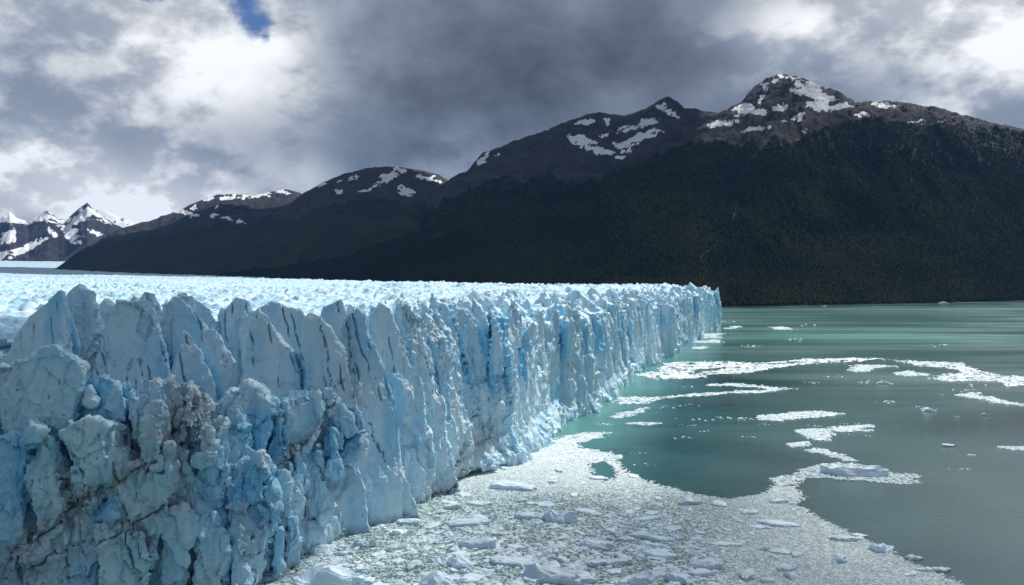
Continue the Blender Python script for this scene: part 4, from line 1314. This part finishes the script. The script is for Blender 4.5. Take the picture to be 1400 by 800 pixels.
MAIN = [(300, 830), (400, 760), (450, 730), (505, 694), (548, 680), (620, 650), (690, 628), (720, 612), (765, 598), (800, 592), (838, 590), (820, 600), (793, 605), (795, 612), (830, 618), (845, 626), (850, 640), (880, 655), (920, 668), (960, 676), (1000, 682), (1040, 676),
        (1055, 664), (1090, 664), (1100, 682), (1088, 690), (1130, 712), (1180, 735), (1240, 765), (1300, 790), (1325, 800), (1350, 830), (1340, 850), (280, 850)]
HOLE1 = [(808, 634), (822, 632), (838, 640), (842, 652), (825, 660), (812, 652)]
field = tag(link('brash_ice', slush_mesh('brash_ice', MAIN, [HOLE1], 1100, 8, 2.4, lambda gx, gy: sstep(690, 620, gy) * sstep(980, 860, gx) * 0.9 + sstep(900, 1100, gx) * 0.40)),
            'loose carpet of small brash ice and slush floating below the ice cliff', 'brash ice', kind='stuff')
xs, ys, cpx, cpy = sample_raft(90000, MAIN, [HOLE1], 1100, 8, 2.4)
dd, _ = front_ds(xs, ys)
ok = (dd < 1.0)
xs, ys, cpx, cpy = xs[ok], ys[ok], cpx[ok], cpy[ok]
coarse = sstep(640, 760, cpy) * sstep(1060, 900, cpx)
size = 0.20 + 0.32 * RNG.random(len(xs)) ** 2 + coarse * 1.15 * RNG.random(len(xs)) ** 4
gapn = fbm2(xs / 6.0, ys / 9.0, 3, 1301)
keepc = RNG.random(len(xs)) < np.where(coarse > 0.2, np.clip(0.34 + 1.5 * gapn, 0.03, 0.85), 0.8 + 0.5 * gapn)
xs, ys, cpx, cpy, size, coarse = (a[keepc] for a in (xs, ys, cpx, cpy, size, coarse))
bright = 0.55 + 0.3 * sstep(700, 620, cpy) * sstep(980, 860, cpx) - 0.15 * sstep(950, 1100, cpx)
tone = np.clip(bright + 0.10 + 0.12 * (size > 0.6) + RNG.normal(0, 1, len(xs)) * (0.24 - 0.10 * sstep(900, 1080, cpx)), 0.0, 1)
chip_me = chips_mesh('small_ice_chips', xs, ys, size, tone, (RNG.random(len(xs)) < 0.10) * RNG.random(len(xs)), K=6)
chips = link('ice_chips', chip_me, field); tag(chips, kind='stuff')

RAFTS = [
    ('wide white raft of drift ice stretching across the lake from the cliff foot', [(866, 512), (905, 506), (900, 503), (912, 496), (960, 494), (1040, 496), (1100, 491), (1180, 489), (1206, 490), (1180, 494), (1120, 497), (1085, 500), (1060, 503), (1030, 510), (1010, 511), (975, 512), (950, 518), (900, 519)], [[(945, 507), (985, 503), (990, 505), (952, 509)], [(1045, 497), (1068, 497), (1060, 499)]]),
    ('long curving white drift ice band running to the right edge of the lake', [(1200, 490), (1230, 493), (1280, 495), (1318, 496), (1325, 502), (1345, 508), (1372, 514), (1400, 515), (1440, 520), (1440, 530), (1395, 527), (1380, 529), (1370, 522), (1340, 521), (1300, 522), (1272, 519), (1290, 512), (1320, 510), (1305, 505), (1280, 502), (1255, 501), (1240, 496)], []),
    ('short white drift ice strip lying inside the curve of the long band', [(1220, 512), (1240, 507), (1262, 511), (1275, 513), (1240, 515)], []),
    ('slim white drift ice strip just under the wide raft', [(1160, 507), (1172, 502), (1180, 499), (1225, 501), (1190, 504), (1185, 508), (1172, 509)], []),
    ('forked white drift ice streak pointing at the cliff', [(835, 548), (850, 543), (905, 543), (930, 540), (960, 537), (1000, 535), (1050, 533), (1035, 530), (1000, 528), (962, 528), (965, 525), (1010, 524), (1055, 529), (1065, 531), (1090, 531), (1062, 534), (1055, 537), (1000, 538), (970, 541), (930, 543), (905, 546), (870, 553), (848, 553)], [[(870, 543), (890, 542), (885, 544)]]),
    ('small tapering white ice streak close to the cliff foot', [(832, 572), (850, 565), (870, 562), (886, 557), (878, 564), (858, 568), (845, 573)], []),
    ('smooth leaf shaped grey white ice raft in open dark water', [(1033, 570), (1060, 567), (1088, 563), (1120, 563), (1155, 566), (1120, 571), (1085, 573), (1066, 576), (1045, 575)], []),
    ('triangular white ice raft pointing downward', [(1085, 589), (1110, 587), (1135, 587), (1138, 591), (1130, 603), (1115, 602), (1100, 596)], []),
    ('thin ragged white ice strip right of the triangular raft', [(1134, 586), (1150, 584), (1190, 581), (1195, 584), (1160, 587), (1195, 589), (1150, 591)], []),
    ('small white ice patch left below the triangular raft', [(1075, 607), (1090, 606), (1106, 604), (1100, 609), (1084, 612)], []),
    ('thin winding white ice thread leading down to the big iceberg', [(1100, 616), (1118, 614), (1135, 618), (1150, 624), (1165, 628), (1172, 632), (1160, 631), (1140, 624), (1120, 619)], []),
    ('grey white brash raft surrounding the big low iceberg', [(1050, 656), (1070, 652), (1090, 650), (1095, 643), (1115, 636), (1140, 633), (1170, 634), (1190, 638), (1215, 646), (1250, 650), (1264, 651), (1245, 655), (1262, 661), (1230, 663), (1200, 659), (1170, 657), (1130, 654), (1100, 654), (1095, 660), (1075, 664), (1060, 665)], []),
    ('white ice patches in a row under the far end of the cliff', [(945, 460), (965, 456), (990, 456), (975, 460), (985, 462), (955, 463)], []),
    ('bright oval ice patch below the far cliff end', [(948, 467), (985, 465), (983, 469), (952, 469)], []),
    ('faint small oval ice patch near the far cliff', [(944, 476), (965, 474), (966, 477), (950, 478)], []),
    ('white ice sliver beyond the far corner of the cliff', [(988, 450), (1005, 446), (1015, 447), (1000, 450)], []),
    ('faint broken ice strip on the far green water', [(1050, 448), (1070, 447), (1085, 451), (1065, 451)], []),
    ('broken white ice streak near the right edge below the band', [(1305, 541), (1330, 537), (1345, 543), (1370, 548), (1400, 553), (1440, 556), (1400, 556), (1360, 551), (1340, 546)], []),
    ('thin pale ice line at right edge of the lake', [(1363, 611), (1385, 611), (1440, 613), (1400, 616), (1375, 615)], []),
    ('thin ice line just left of centre in dark water', [(855, 580), (880, 578), (905, 580), (880, 582)], []),
    ('small ragged ice patch left of the brash field tip', [(828, 628), (840, 623), (850, 622), (845, 627), (835, 630)], []),
]
for k, (lab, poly, holes) in enumerate(RAFTS):
    P = np.array(poly, float)
    ox, oy = on_plane(P[:, 0].mean(), P[:, 1].mean())
    hpx = P[:, 1].max() - P[:, 1].min()
    ro = empty('ice_raft', (float(ox), float(oy), 0)); tag(ro, lab, 'ice raft', 'rafts of drift ice on the lake')
    jx, jy = (6.0, 1.1) if hpx > 9 else (4.0, 0.6)
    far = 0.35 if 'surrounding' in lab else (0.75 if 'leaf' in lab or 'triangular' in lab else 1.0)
    sm = slush_mesh('slush', poly, holes, 1200 + 7 * k, jx, jy, far, 0.08, 0.7, 0.6)
    nv = len(sm.vertices); co = np.empty(nv * 3, F32); sm.vertices.foreach_get('co', co); co = co.reshape(-1, 3) - np.array([ox, oy, 0], F32); sm.vertices.foreach_set('co', co.ravel())
    link('slush', sm, ro)
    x, y, px, py = sample_raft(2600 if hpx > 9 else 900, poly, holes, 1200 + 7 * k, jx + 4, jy + 0.6)
    Yd = y.mean() if len(y) else oy
    sz = RNG.uniform(0.3, 1.1, len(x)) * min(2.2, 0.5 + Yd / 450)
    me = chips_mesh('ice_chips', x - ox, y - oy, sz, np.clip(RNG.normal(0.72, 0.2, len(x)), 0, 1), (RNG.random(len(x)) < 0.12) * RNG.random(len(x)), K=5)
    tag(link('ice_chips', me, ro), kind='stuff')

# loose crumbs of ice between the rafts: past counting
crx, cry = [], []
for (x0, x1, y0, y1, n) in ((850, 1010, 545, 560, 40), (880, 1060, 572, 600, 60), (930, 1040, 566, 583, 50), (1080, 1200, 508, 530, 40), (1110, 1200, 578, 596, 60), (1040, 1110, 608, 620, 20), (1290, 1330, 500, 545, 40), (1200, 1400, 520, 560, 50),
                            (1260, 1330, 614, 648, 26), (870, 960, 620, 660, 20), (1200, 1270, 655, 665, 10), (990, 1100, 440, 470, 40), (1180, 1240, 640, 655, 14), (860, 940, 480, 530, 40), (780, 860, 560, 600, 40), (1000, 1400, 430, 500, 40)):
    n = int(n * 0.6); cx_ = RNG.uniform(x0, x1, n); cc = RNG.integers(0, max(2, n // 7), n)
    cen = RNG.uniform([x0, y0], [x1, y1], (max(2, n // 7), 2))
    crx.append(cen[cc, 0] + RNG.normal(0, 9, n)); cry.append(cen[cc, 1] + RNG.normal(0, 0.9, n))
crx, cry = np.concatenate(crx), np.concatenate(cry)
x, y = on_plane(crx, np.maximum(cry, 425))
dd, _ = front_ds(x, y); k = dd < -3
x, y = x[k], y[k]
me = chips_mesh('ice_crumbs', x, y, RNG.uniform(0.25, 1.0, len(x)) * np.clip(y / 380, 0.7, 3), np.clip(RNG.normal(0.8, 0.15, len(x)), 0, 1), RNG.random(len(x)) * 0.4, K=5)
tag(link('ice_crumbs', me), 'scattered crumbs of white ice drifting on the open dark water', 'ice crumbs', kind='stuff')

# ------------------------------------------------------------------ bergs and floes: each a thing
def berg_mesh(name, L, W, H, seed, mat, style='slab', sub=4):
    bm = bmesh.new(); bmesh.ops.create_icosphere(bm, subdivisions=sub, radius=1.0)
    me = bpy.data.meshes.new(name)
    bm.verts.ensure_lookup_table()
    v = np.array([w.co[:] for w in bm.verts], F32)
    x, y, z = v[:, 0], v[:, 1], v[:, 2]
    ang = np.arctan2(y, x)
    rim = 1 + 0.20 * n2(np.cos(ang) * 1.6 + seed, np.sin(ang) * 1.6, seed) + 0.12 * n2(np.cos(ang) * 4 + seed, np.sin(ang) * 4, seed + 1)
    rr = np.hypot(x, y) ** 0.6 * rim / (np.hypot(x, y) + 1e-6)
    X = x * rr; Y = y * rr
    f1, f2, pl, hh = worley3(v[:, 0] * 1.8 + seed, v[:, 1] * 1.8, v[:, 2] * 1.8, seed + 3)
    if style == 'slab':
        Z = np.sign(z) * np.abs(z) ** 0.35
        Z = np.where(z > 0, Z * (0.70 + 0.16 * n2(X * 1.5 + seed, Y * 1.5, seed + 4) + 0.25 * X * math.sin(seed) + 0.12 * n2(X * 4, Y * 4 + seed, seed + 5)), Z * 0.4)
    elif style == 'block':
        Z = np.sign(z) * np.abs(z) ** 0.5
        top = 0.55 + 0.5 * np.clip(n2(X * 1.3 + seed, Y * 1.3, seed + 4), -0.6, 1) + 0.22 * n2(X * 3.2, Y * 3.2 + seed, seed + 5) + 0.25 * pl
        Z = np.where(z > 0, Z * np.maximum(top, 0.15), Z * 0.4)
    else:   # peaked
        ax = 0.25 * math.sin(seed * 1.7)
        top = np.clip(1.15 - 1.0 * np.abs(X - ax) ** 1.2 - 0.35 * np.abs(Y), 0.12, 2)
        Z = np.where(z > 0, np.abs(z) ** 0.45 * (top + 0.12 * pl + 0.06 * n2(X * 4, Y * 4, seed)), z * 0.3)
    q1, q2, pq, _ = worley3(v[:, 0] * 4.5 + seed, v[:, 1] * 4.5, v[:, 2] * 4.5, seed + 13)
    Z = Z + np.where(z > 0, 0.16 * pq + 0.14 * (0.5 - q1), 0) * (0.5 if style != 'peaked' else 0.7)
    d = 0.09 * pl + 0.06 * pq + 0.06 * fbm3(v[:, 0] * 4 + seed, v[:, 1] * 4, v[:, 2] * 4, 3, seed + 7)
    P = np.stack([X * (1 + d) * L / 2, Y * (1 + d) * W / 2, Z * H], 1)
    for w, c in zip(bm.verts, P): w.co = c
    for f in bm.faces: f.smooth = True
    bm.to_mesh(me); bm.free(); me.materials.append(mat)
    me.set_sharp_from_angle(angle=math.radians(32))
    return me


def berg(px, py, wpx, hpx, depth_ratio, style, mat, label, name='iceberg', rot=0.0, sub=4, group=None):
    x, y = on_plane(px, py); x, y = float(x), float(y)
    L = wpx * y / FPX; H = max(0.25, hpx * y / FPX)
    me = berg_mesh(name, L, max(L * depth_ratio, 0.6), H, int(px * 13 + py * 7) % 977, mat, style, sub)
    o = link(name, me); o.location = (x, y, 0.0); o.rotation_euler = (0, 0, rot)
    tag(o, label, 'iceberg' if name == 'iceberg' else 'ice floe', group)
    return o


W_, B_, G_ = M_FLOE_W, M_FLOE_B, M_FLOE_G
GB = 'icebergs floating on the lake'
GF = 'large floes in the brash ice'
for a in [
    (1168, 648, 82, 15, 0.45, 'block', W_, 'broad low blue white iceberg in the middle of the grey brash raft'),
    (1270, 562, 20, 5, 0.6, 'peaked', W_, 'small peaked white iceberg alone on the grey water'),
    (1210, 525, 24, 4.5, 0.5, 'peaked', W_, 'small white iceberg between the long drift band and the dark water'),
    (1297, 610, 24, 4, 0.4, 'slab', B_, 'flat turquoise edged iceberg alone on grey water at right'),
    (1308, 571, 7, 3.2, 0.7, 'block', W_, 'tiny white ice block below the peaked iceberg'),
    (1347, 568, 14, 3, 0.5, 'block', W_, 'tiny double ice lump near the right edge'),
    (1290, 415, 14, 2.6, 0.5, 'peaked', W_, 'far white iceberg close to the wooded shore'),
    (1127, 419, 7, 2, 0.6, 'block', W_, 'far tiny iceberg at the foot of the forest shore'),
    (1287, 541, 7, 2.2, 0.6, 'block', W_, 'tiny ice lump left of the broken streak'),
    (455, 797, 105, 27, 0.5, 'block', B_, 'blocky blue iceberg with two lumps at the bottom of the picture'),
    (590, 806, 62, 24, 0.7, 'peaked', B_, 'smooth grey blue wedge of ice at the bottom edge'),
    (703, 667, 66, 9, 0.42, 'slab', B_, 'long pale blue floe with a steep shaded side near the cliff'),
    (765, 712, 48, 15, 0.55, 'block', B_, 'rough light blue iceberg in the middle of the brash'),
    (722, 708, 40, 8, 0.5, 'slab', W_, 'white floe joined to the left of the rough blue iceberg'),
    (640, 716, 62, 8, 0.4, 'slab', B_, 'pale blue ridge of ice left of centre in the brash'),
    (652, 747, 52, 12, 0.5, 'slab', B_, 'thick pale blue floe with a dark right end'),
    (703, 770, 68, 9, 0.4, 'slab', B_, 'long flat blue floe pointing up to the right'),
    (628, 772, 44, 13, 0.6, 'peaked', B_, 'blue ridge shaped floe left of the long flat one'),
    (760, 792, 90, 18, 0.5, 'block', W_, 'big rough white iceberg at the bottom centre'),
    (815, 747, 42, 10, 0.5, 'slab', B_, 'pale blue floe beside dark gaps at centre right'),
    (845, 770, 40, 8, 0.45, 'slab', W_, 'white slab floe right of the bottom centre iceberg'),
    (900, 760, 46, 8, 0.5, 'slab', B_, 'flat blue tilted slab in the coarse brash'),
    (886, 711, 34, 5, 0.45, 'slab', W_, 'clean white oval floe in the middle of the grey brash'),
    (942, 688, 34, 6, 0.5, 'block', B_, 'light blue lump near the upper edge of the brash'),
    (1065, 717, 50, 5, 0.45, 'slab', W_, 'long white floe in the fine brash at right'),
    (1038, 722, 28, 3.5, 0.5, 'slab', B_, 'dull blue floe left below the long white floe'),
    (1063, 687, 26, 5, 0.5, 'slab', W_, 'white floe near the neck of the brash field'),
    (1026, 702, 26, 4, 0.5, 'slab', B_, 'small blue floe left of the white neck floe'),
    (1205, 752, 32, 9, 0.8, 'block', B_, 'round blue ice lump at the right side of brash'),
    (1155, 738, 34, 6, 0.5, 'slab', W_, 'white floe with a thin blue edge near the right brash border'),
    (1174, 733, 24, 4, 0.4, 'slab', B_, 'dark blue sliver right behind the white border floe'),
    (1250, 764, 22, 6, 0.6, 'block', W_, 'small white lump near the lower right border of brash'),
    (1288, 780, 24, 5, 0.5, 'slab', W_, 'rightmost white floe at the tip of the brash field'),
    (1147, 768, 22, 6, 0.6, 'block', B_, 'light blue lump in the right part of the fine brash'),
    (1075, 778, 34, 7, 0.5, 'slab', B_, 'broad dull blue floe low in the right brash'),
    (1050, 795, 22, 6, 0.6, 'slab', W_, 'bright white floe at the lower right'),
    (1045, 752, 26, 6, 0.5, 'peaked', W_, 'pale triangular floe in the grey brash'),
    (900, 738, 44, 6, 0.4, 'slab', B_, 'two toned blue white floe in the mid brash'),
    (990, 745, 44, 4, 0.35, 'slab', W_, 'long thin white floe across the mid brash'),
    (965, 775, 44, 10, 0.5, 'slab', W_, 'white floe with a raised left end at lower centre'),
    (930, 795, 40, 12, 0.6, 'block', B_, 'blue ice block at the bottom right of centre'),
    (870, 796, 56, 14, 0.6, 'block', W_, 'white ice heap at the bottom between blue blocks'),
    (500, 745, 30, 10, 0.6, 'block', W_, 'rounded white lump just off the cliff foot'),
    (436, 752, 34, 8, 0.5, 'slab', W_, 'white floe above the blocky blue iceberg'),
    (540, 752, 36, 8, 0.5, 'slab', G_, 'grey smooth floe off the cliff foot'),
    (375, 785, 46, 12, 0.6, 'block', W_, 'white ice pile against the cliff foot at lower left'),
    (560, 715, 36, 7, 0.5, 'slab', W_, 'pale floe near the cliff corner'),
    (655, 690, 30, 5, 0.5, 'slab', W_, 'white floe between the cliff and the long blue floe'),
    (820, 655, 26, 4, 0.5, 'slab', W_, 'white floe on the lower lip of the dark pool'),
    (800, 700, 30, 4, 0.5, 'slab', W_, 'small white floe right of the rough blue iceberg'),
]:
    rot = ((a[0] * 37) % 100 / 100 - 0.5) * 0.7
    berg(*a[:8], name='iceberg' if a[5] != 'slab' or a[1] < 640 else 'ice_floe', rot=rot, group=GB if a[1] < 660 else GF)

# smaller floes of the coarse brash: copies of a few shapes, told apart by part of the field and tone
protos = [(berg_mesh('ice_floe', 2.0, RNG.uniform(1.0, 1.6), RNG.uniform(0.22, 0.55), 40 + k, m, st, 3), tonew)
          for k, (m, st, tonew) in enumerate([(W_, 'slab', 'white'), (G_, 'slab', 'grey'), (B_, 'slab', 'pale blue'), (W_, 'block', 'white'), (G_, 'slab', 'grey'), (B_, 'block', 'pale blue'), (W_, 'slab', 'white'), (G_, 'peaked', 'grey')])]
x, y, px, py = sample_raft(4200, MAIN, [HOLE1], 1100, 8, 2.4)
dd, _ = front_ds(x, y)
w = (0.15 + 0.85 * sstep(650, 760, py) * sstep(1120, 960, px)) * (dd < -1.5) * (py < 812)
sel = np.nonzero(RNG.random(len(x)) < w)[0]
pts = []
for i in sel:
    szp = 0.8 + 2.6 * RNG.random() ** 1.8
    if any((x[i] - a) ** 2 + (y[i] - b) ** 2 < (0.8 * (szp + c)) ** 2 for a, b, c in pts): continue
    pts.append((x[i], y[i], szp))
    if len(pts) >= 245: break
for (x_, y_, szp) in pts:
    me, tonew = protos[RNG.integers(len(protos))]
    px_, py_ = project(np.array([x_]), np.array([y_]), np.array([0.0])); px_, py_ = float(px_[0]), float(py_[0])
    where = 'close under the ice cliff' if px_ < 640 and py_ < 760 else ('at the right of the brash field' if px_ > 980 else ('in the thin brash near open water' if py_ < 690 else 'in the packed brash at the bottom'))
    o = link('ice_floe', me); o.location = (x_, y_, 0.0); o.rotation_euler = (RNG.normal(0, 0.06), RNG.normal(0, 0.06), RNG.uniform(0, 6.28))
    o.scale = (szp, szp, szp * RNG.uniform(0.7, 1.2))
    tag(o, 'small %s ice floe %s' % (tonew, where), 'ice floe', 'small %s floes %s' % (tonew, where))

# ------------------------------------------------------------------ unseen clouds, placed and shaped to shade the near ice and the mountains
def cloud_material():
    m = bpy.data.materials.new('cloud_vapour'); m.use_nodes = True
    t = NT(m.node_tree); t.n.clear()
    out = t.add('ShaderNodeOutputMaterial')
    df = t.add('ShaderNodeBsdfDiffuse'); df.inputs[0].default_value = C4(0.85, 0.86, 0.88)
    tl = t.add('ShaderNodeBsdfTranslucent'); tl.inputs[0].default_value = C4(0.80, 0.82, 0.86)
    a = t.add('ShaderNodeMixShader'); a.inputs[0].default_value = 0.4
    t.l.new(df.outputs[0], a.inputs[1]); t.l.new(tl.outputs[0], a.inputs[2])
    tr = t.add('ShaderNodeBsdfTransparent')
    mx = t.add('ShaderNodeMixShader')
    edge = t.attr('thick')
    n = t.noise(t.pos(), 0.006, 5, 0.6)
    f = t.rng(t.math('ADD', edge, t.math('MULTIPLY', t.math('SUBTRACT', n, 0.5), 0.7)), 0.15, 0.6)
    t.l.new(f, mx.inputs[0]); t.l.new(tr.outputs[0], mx.inputs[1]); t.l.new(a.outputs[0], mx.inputs[2])
    t.l.new(mx.outputs[0], out.inputs[0])
    return m


M_CLOUD = cloud_material()


def cloud(foot, alt, label, thick=90.0, seed=0, dens=1.0):
    """foot: outline on the ground (at height zf) that the cloud shades."""
    P = np.array([(a, b) for a, b, _ in foot], float); zf = np.array([c for _, _, c in foot], float)
    k = (alt - zf) / SUN_DIR.z
    P = P + np.stack([SUN_DIR.x * k, SUN_DIR.y * k], 1)
    lo_, hi_ = P.min(0), P.max(0)
    ext = max(hi_ - lo_); st = ext / 90.0
    gx = np.arange(lo_[0] - 6 * st, hi_[0] + 6 * st, st); gy = np.arange(lo_[1] - 6 * st, hi_[1] + 6 * st, st)
    X, Y = np.meshgrid(gx, gy, indexing='ij')
    wx_ = ext * 0.03 * fbm2(X / (ext * 0.12), Y / (ext * 0.12), 4, seed); wy_ = ext * 0.03 * fbm2(X / (ext * 0.12), Y / (ext * 0.12), 4, seed + 9)
    ins = inside_poly(X + wx_, Y + wy_, [tuple(p) for p in P])
    dist = np.full(X.shape, 1e9)
    for a, b in zip(P, np.roll(P, -1, 0)):
        dd, _ = seg_dist(X + wx_, Y + wy_, a, b); dist = np.minimum(dist, dd)
    dist = np.where(ins, dist, -dist)
    th_ = np.clip(0.5 + dist / (ext * 0.05), 0, 1)
    keep = th_ > 0.02
    kq = keep[:-1, :-1] & keep[1:, 1:] & keep[1:, :-1] & keep[:-1, 1:]
    bil = np.abs(fbm2(X / (ext * 0.10), Y / (ext * 0.10), 4, seed + 20))
    up = alt + thick * th_ * (0.6 + 1.6 * bil); dn = alt - thick * 0.3 * th_ * (0.4 + bil)
    n = X.size
    v = np.concatenate([np.stack([X, Y, up], -1).reshape(-1, 3), np.stack([X, Y, dn], -1).reshape(-1, 3)])
    q = grid_faces(len(gx), len(gy), kq); q = np.concatenate([q, q[:, ::-1] + n])
    v, q, at = compact(v, q, dict(thick=np.concatenate([th_.ravel(), th_.ravel()]) * (0.25 + 0.30 * dens if dens < 1 else 1.0)))
    o = link('cloud', make_mesh('cloud', v, [q], M_CLOUD, True, at))
    tag(o, kind='structure')
    return o


cloud([(-420, 60, 30), (-420, 330, 60), (-150, 300, 60), (-60, 262, 62), (-25, 268, 40), (-30, 245, 0), (-45, 200, 0), (-60, 150, 0), (0, -60, 0)], 1150.0, 'near', 60, 3001, 0.36)
cloud([(-40, 240, 0), (10, 262, 0), (60, 262, 0), (90, 330, 0), (200, 420, 0), (900, 700, 0), (900, 60, 0), (60, -60, 0), (-60, 150, 0)], 1400.0, 'near', 60, 3021, 0.25)
cloud([(500, 2900, 120), (480, 2050, 0), (900, 2150, 0), (2400, 2700, 0), (3200, 3800, 300), (2800, 4200, 650), (2200, 4200, 700), (1750, 3950, 650), (1300, 4250, 800), (900, 4200, 700)], 2700.0, 'far', 160, 3050, 0.30)
cloud([(-1900, 3900, 120), (-900, 3050, 80), (0, 2330, 60), (520, 2150, 0), (560, 3000, 150), (900, 4100, 700), (1300, 4700, 1000), (1250, 5400, 1150), (300, 5800, 1150), (-500, 5600, 850), (-1900, 4900, 400)], 2900.0, 'far', 160, 3060, 0.85)
cloud([(-4200, 4700, 100), (-2600, 4100, 100), (-1500, 3700, 150), (-900, 4200, 400), (-300, 5200, 700), (-800, 6100, 750), (-2200, 6300, 500), (-3900, 6400, 350)], 3600.0, 'far', 160, 3070)

# ------------------------------------------------------------------ haze
def haze():
    x0, x1, y0, y1, z0, z1 = -9500, 12500, -800, 17500, -60, 2200
    v = np.array([(x, y, z) for x in (x0, x1) for y in (y0, y1) for z in (z0, z1)], F32)
    q = np.array([(0, 1, 3, 2), (4, 6, 7, 5), (0, 4, 5, 1), (2, 3, 7, 6), (0, 2, 6, 4), (1, 5, 7, 3)])
    m = bpy.data.materials.new('haze_air'); m.use_nodes = True
    t = NT(m.node_tree); t.n.clear()
    out = t.add('ShaderNodeOutputMaterial'); pv = t.add('ShaderNodeVolumePrincipled')
    pv.inputs['Color'].default_value = C4(0.20, 0.46, 1.0)
    pv.inputs['Density'].default_value = HAZE; pv.inputs['Anisotropy'].default_value = 0.0
    t.l.new(pv.outputs[0], out.inputs['Volume'])
    o = link('haze', make_mesh('haze', v, [q], m, False)); tag(o, 'thin blue haze filling the air over lake and glacier', 'haze', kind='stuff')


HAZE = 1.7e-5
haze()

# ------------------------------------------------------------------ camera
cd = bpy.data.cameras.new('camera'); cd.sensor_width = 36.0; cd.lens = FPX / 1400.0 * 36.0
cd.clip_start = 0.5; cd.clip_end = 40000
cam = bpy.data.objects.new('camera', cd); COL.objects.link(cam)
cam.location = (0, 0, CAMZ); cam.rotation_euler = (math.pi / 2 - PITCH, 0, 0)
scene.camera = cam
scene.view_settings.view_transform = 'Standard'; scene.view_settings.look = 'None'
scene.view_settings.exposure = 0.28; scene.view_settings.gamma = 1.0
scene.cycles.max_bounces = 8; scene.cycles.diffuse_bounces = 5; scene.cycles.glossy_bounces = 3
scene.cycles.transparent_max_bounces = 8
scene.cycles.caustics_reflective = False; scene.cycles.caustics_refractive = False
scene.cycles.sample_clamp_indirect = 6.0
scene.cycles.use_denoising = True
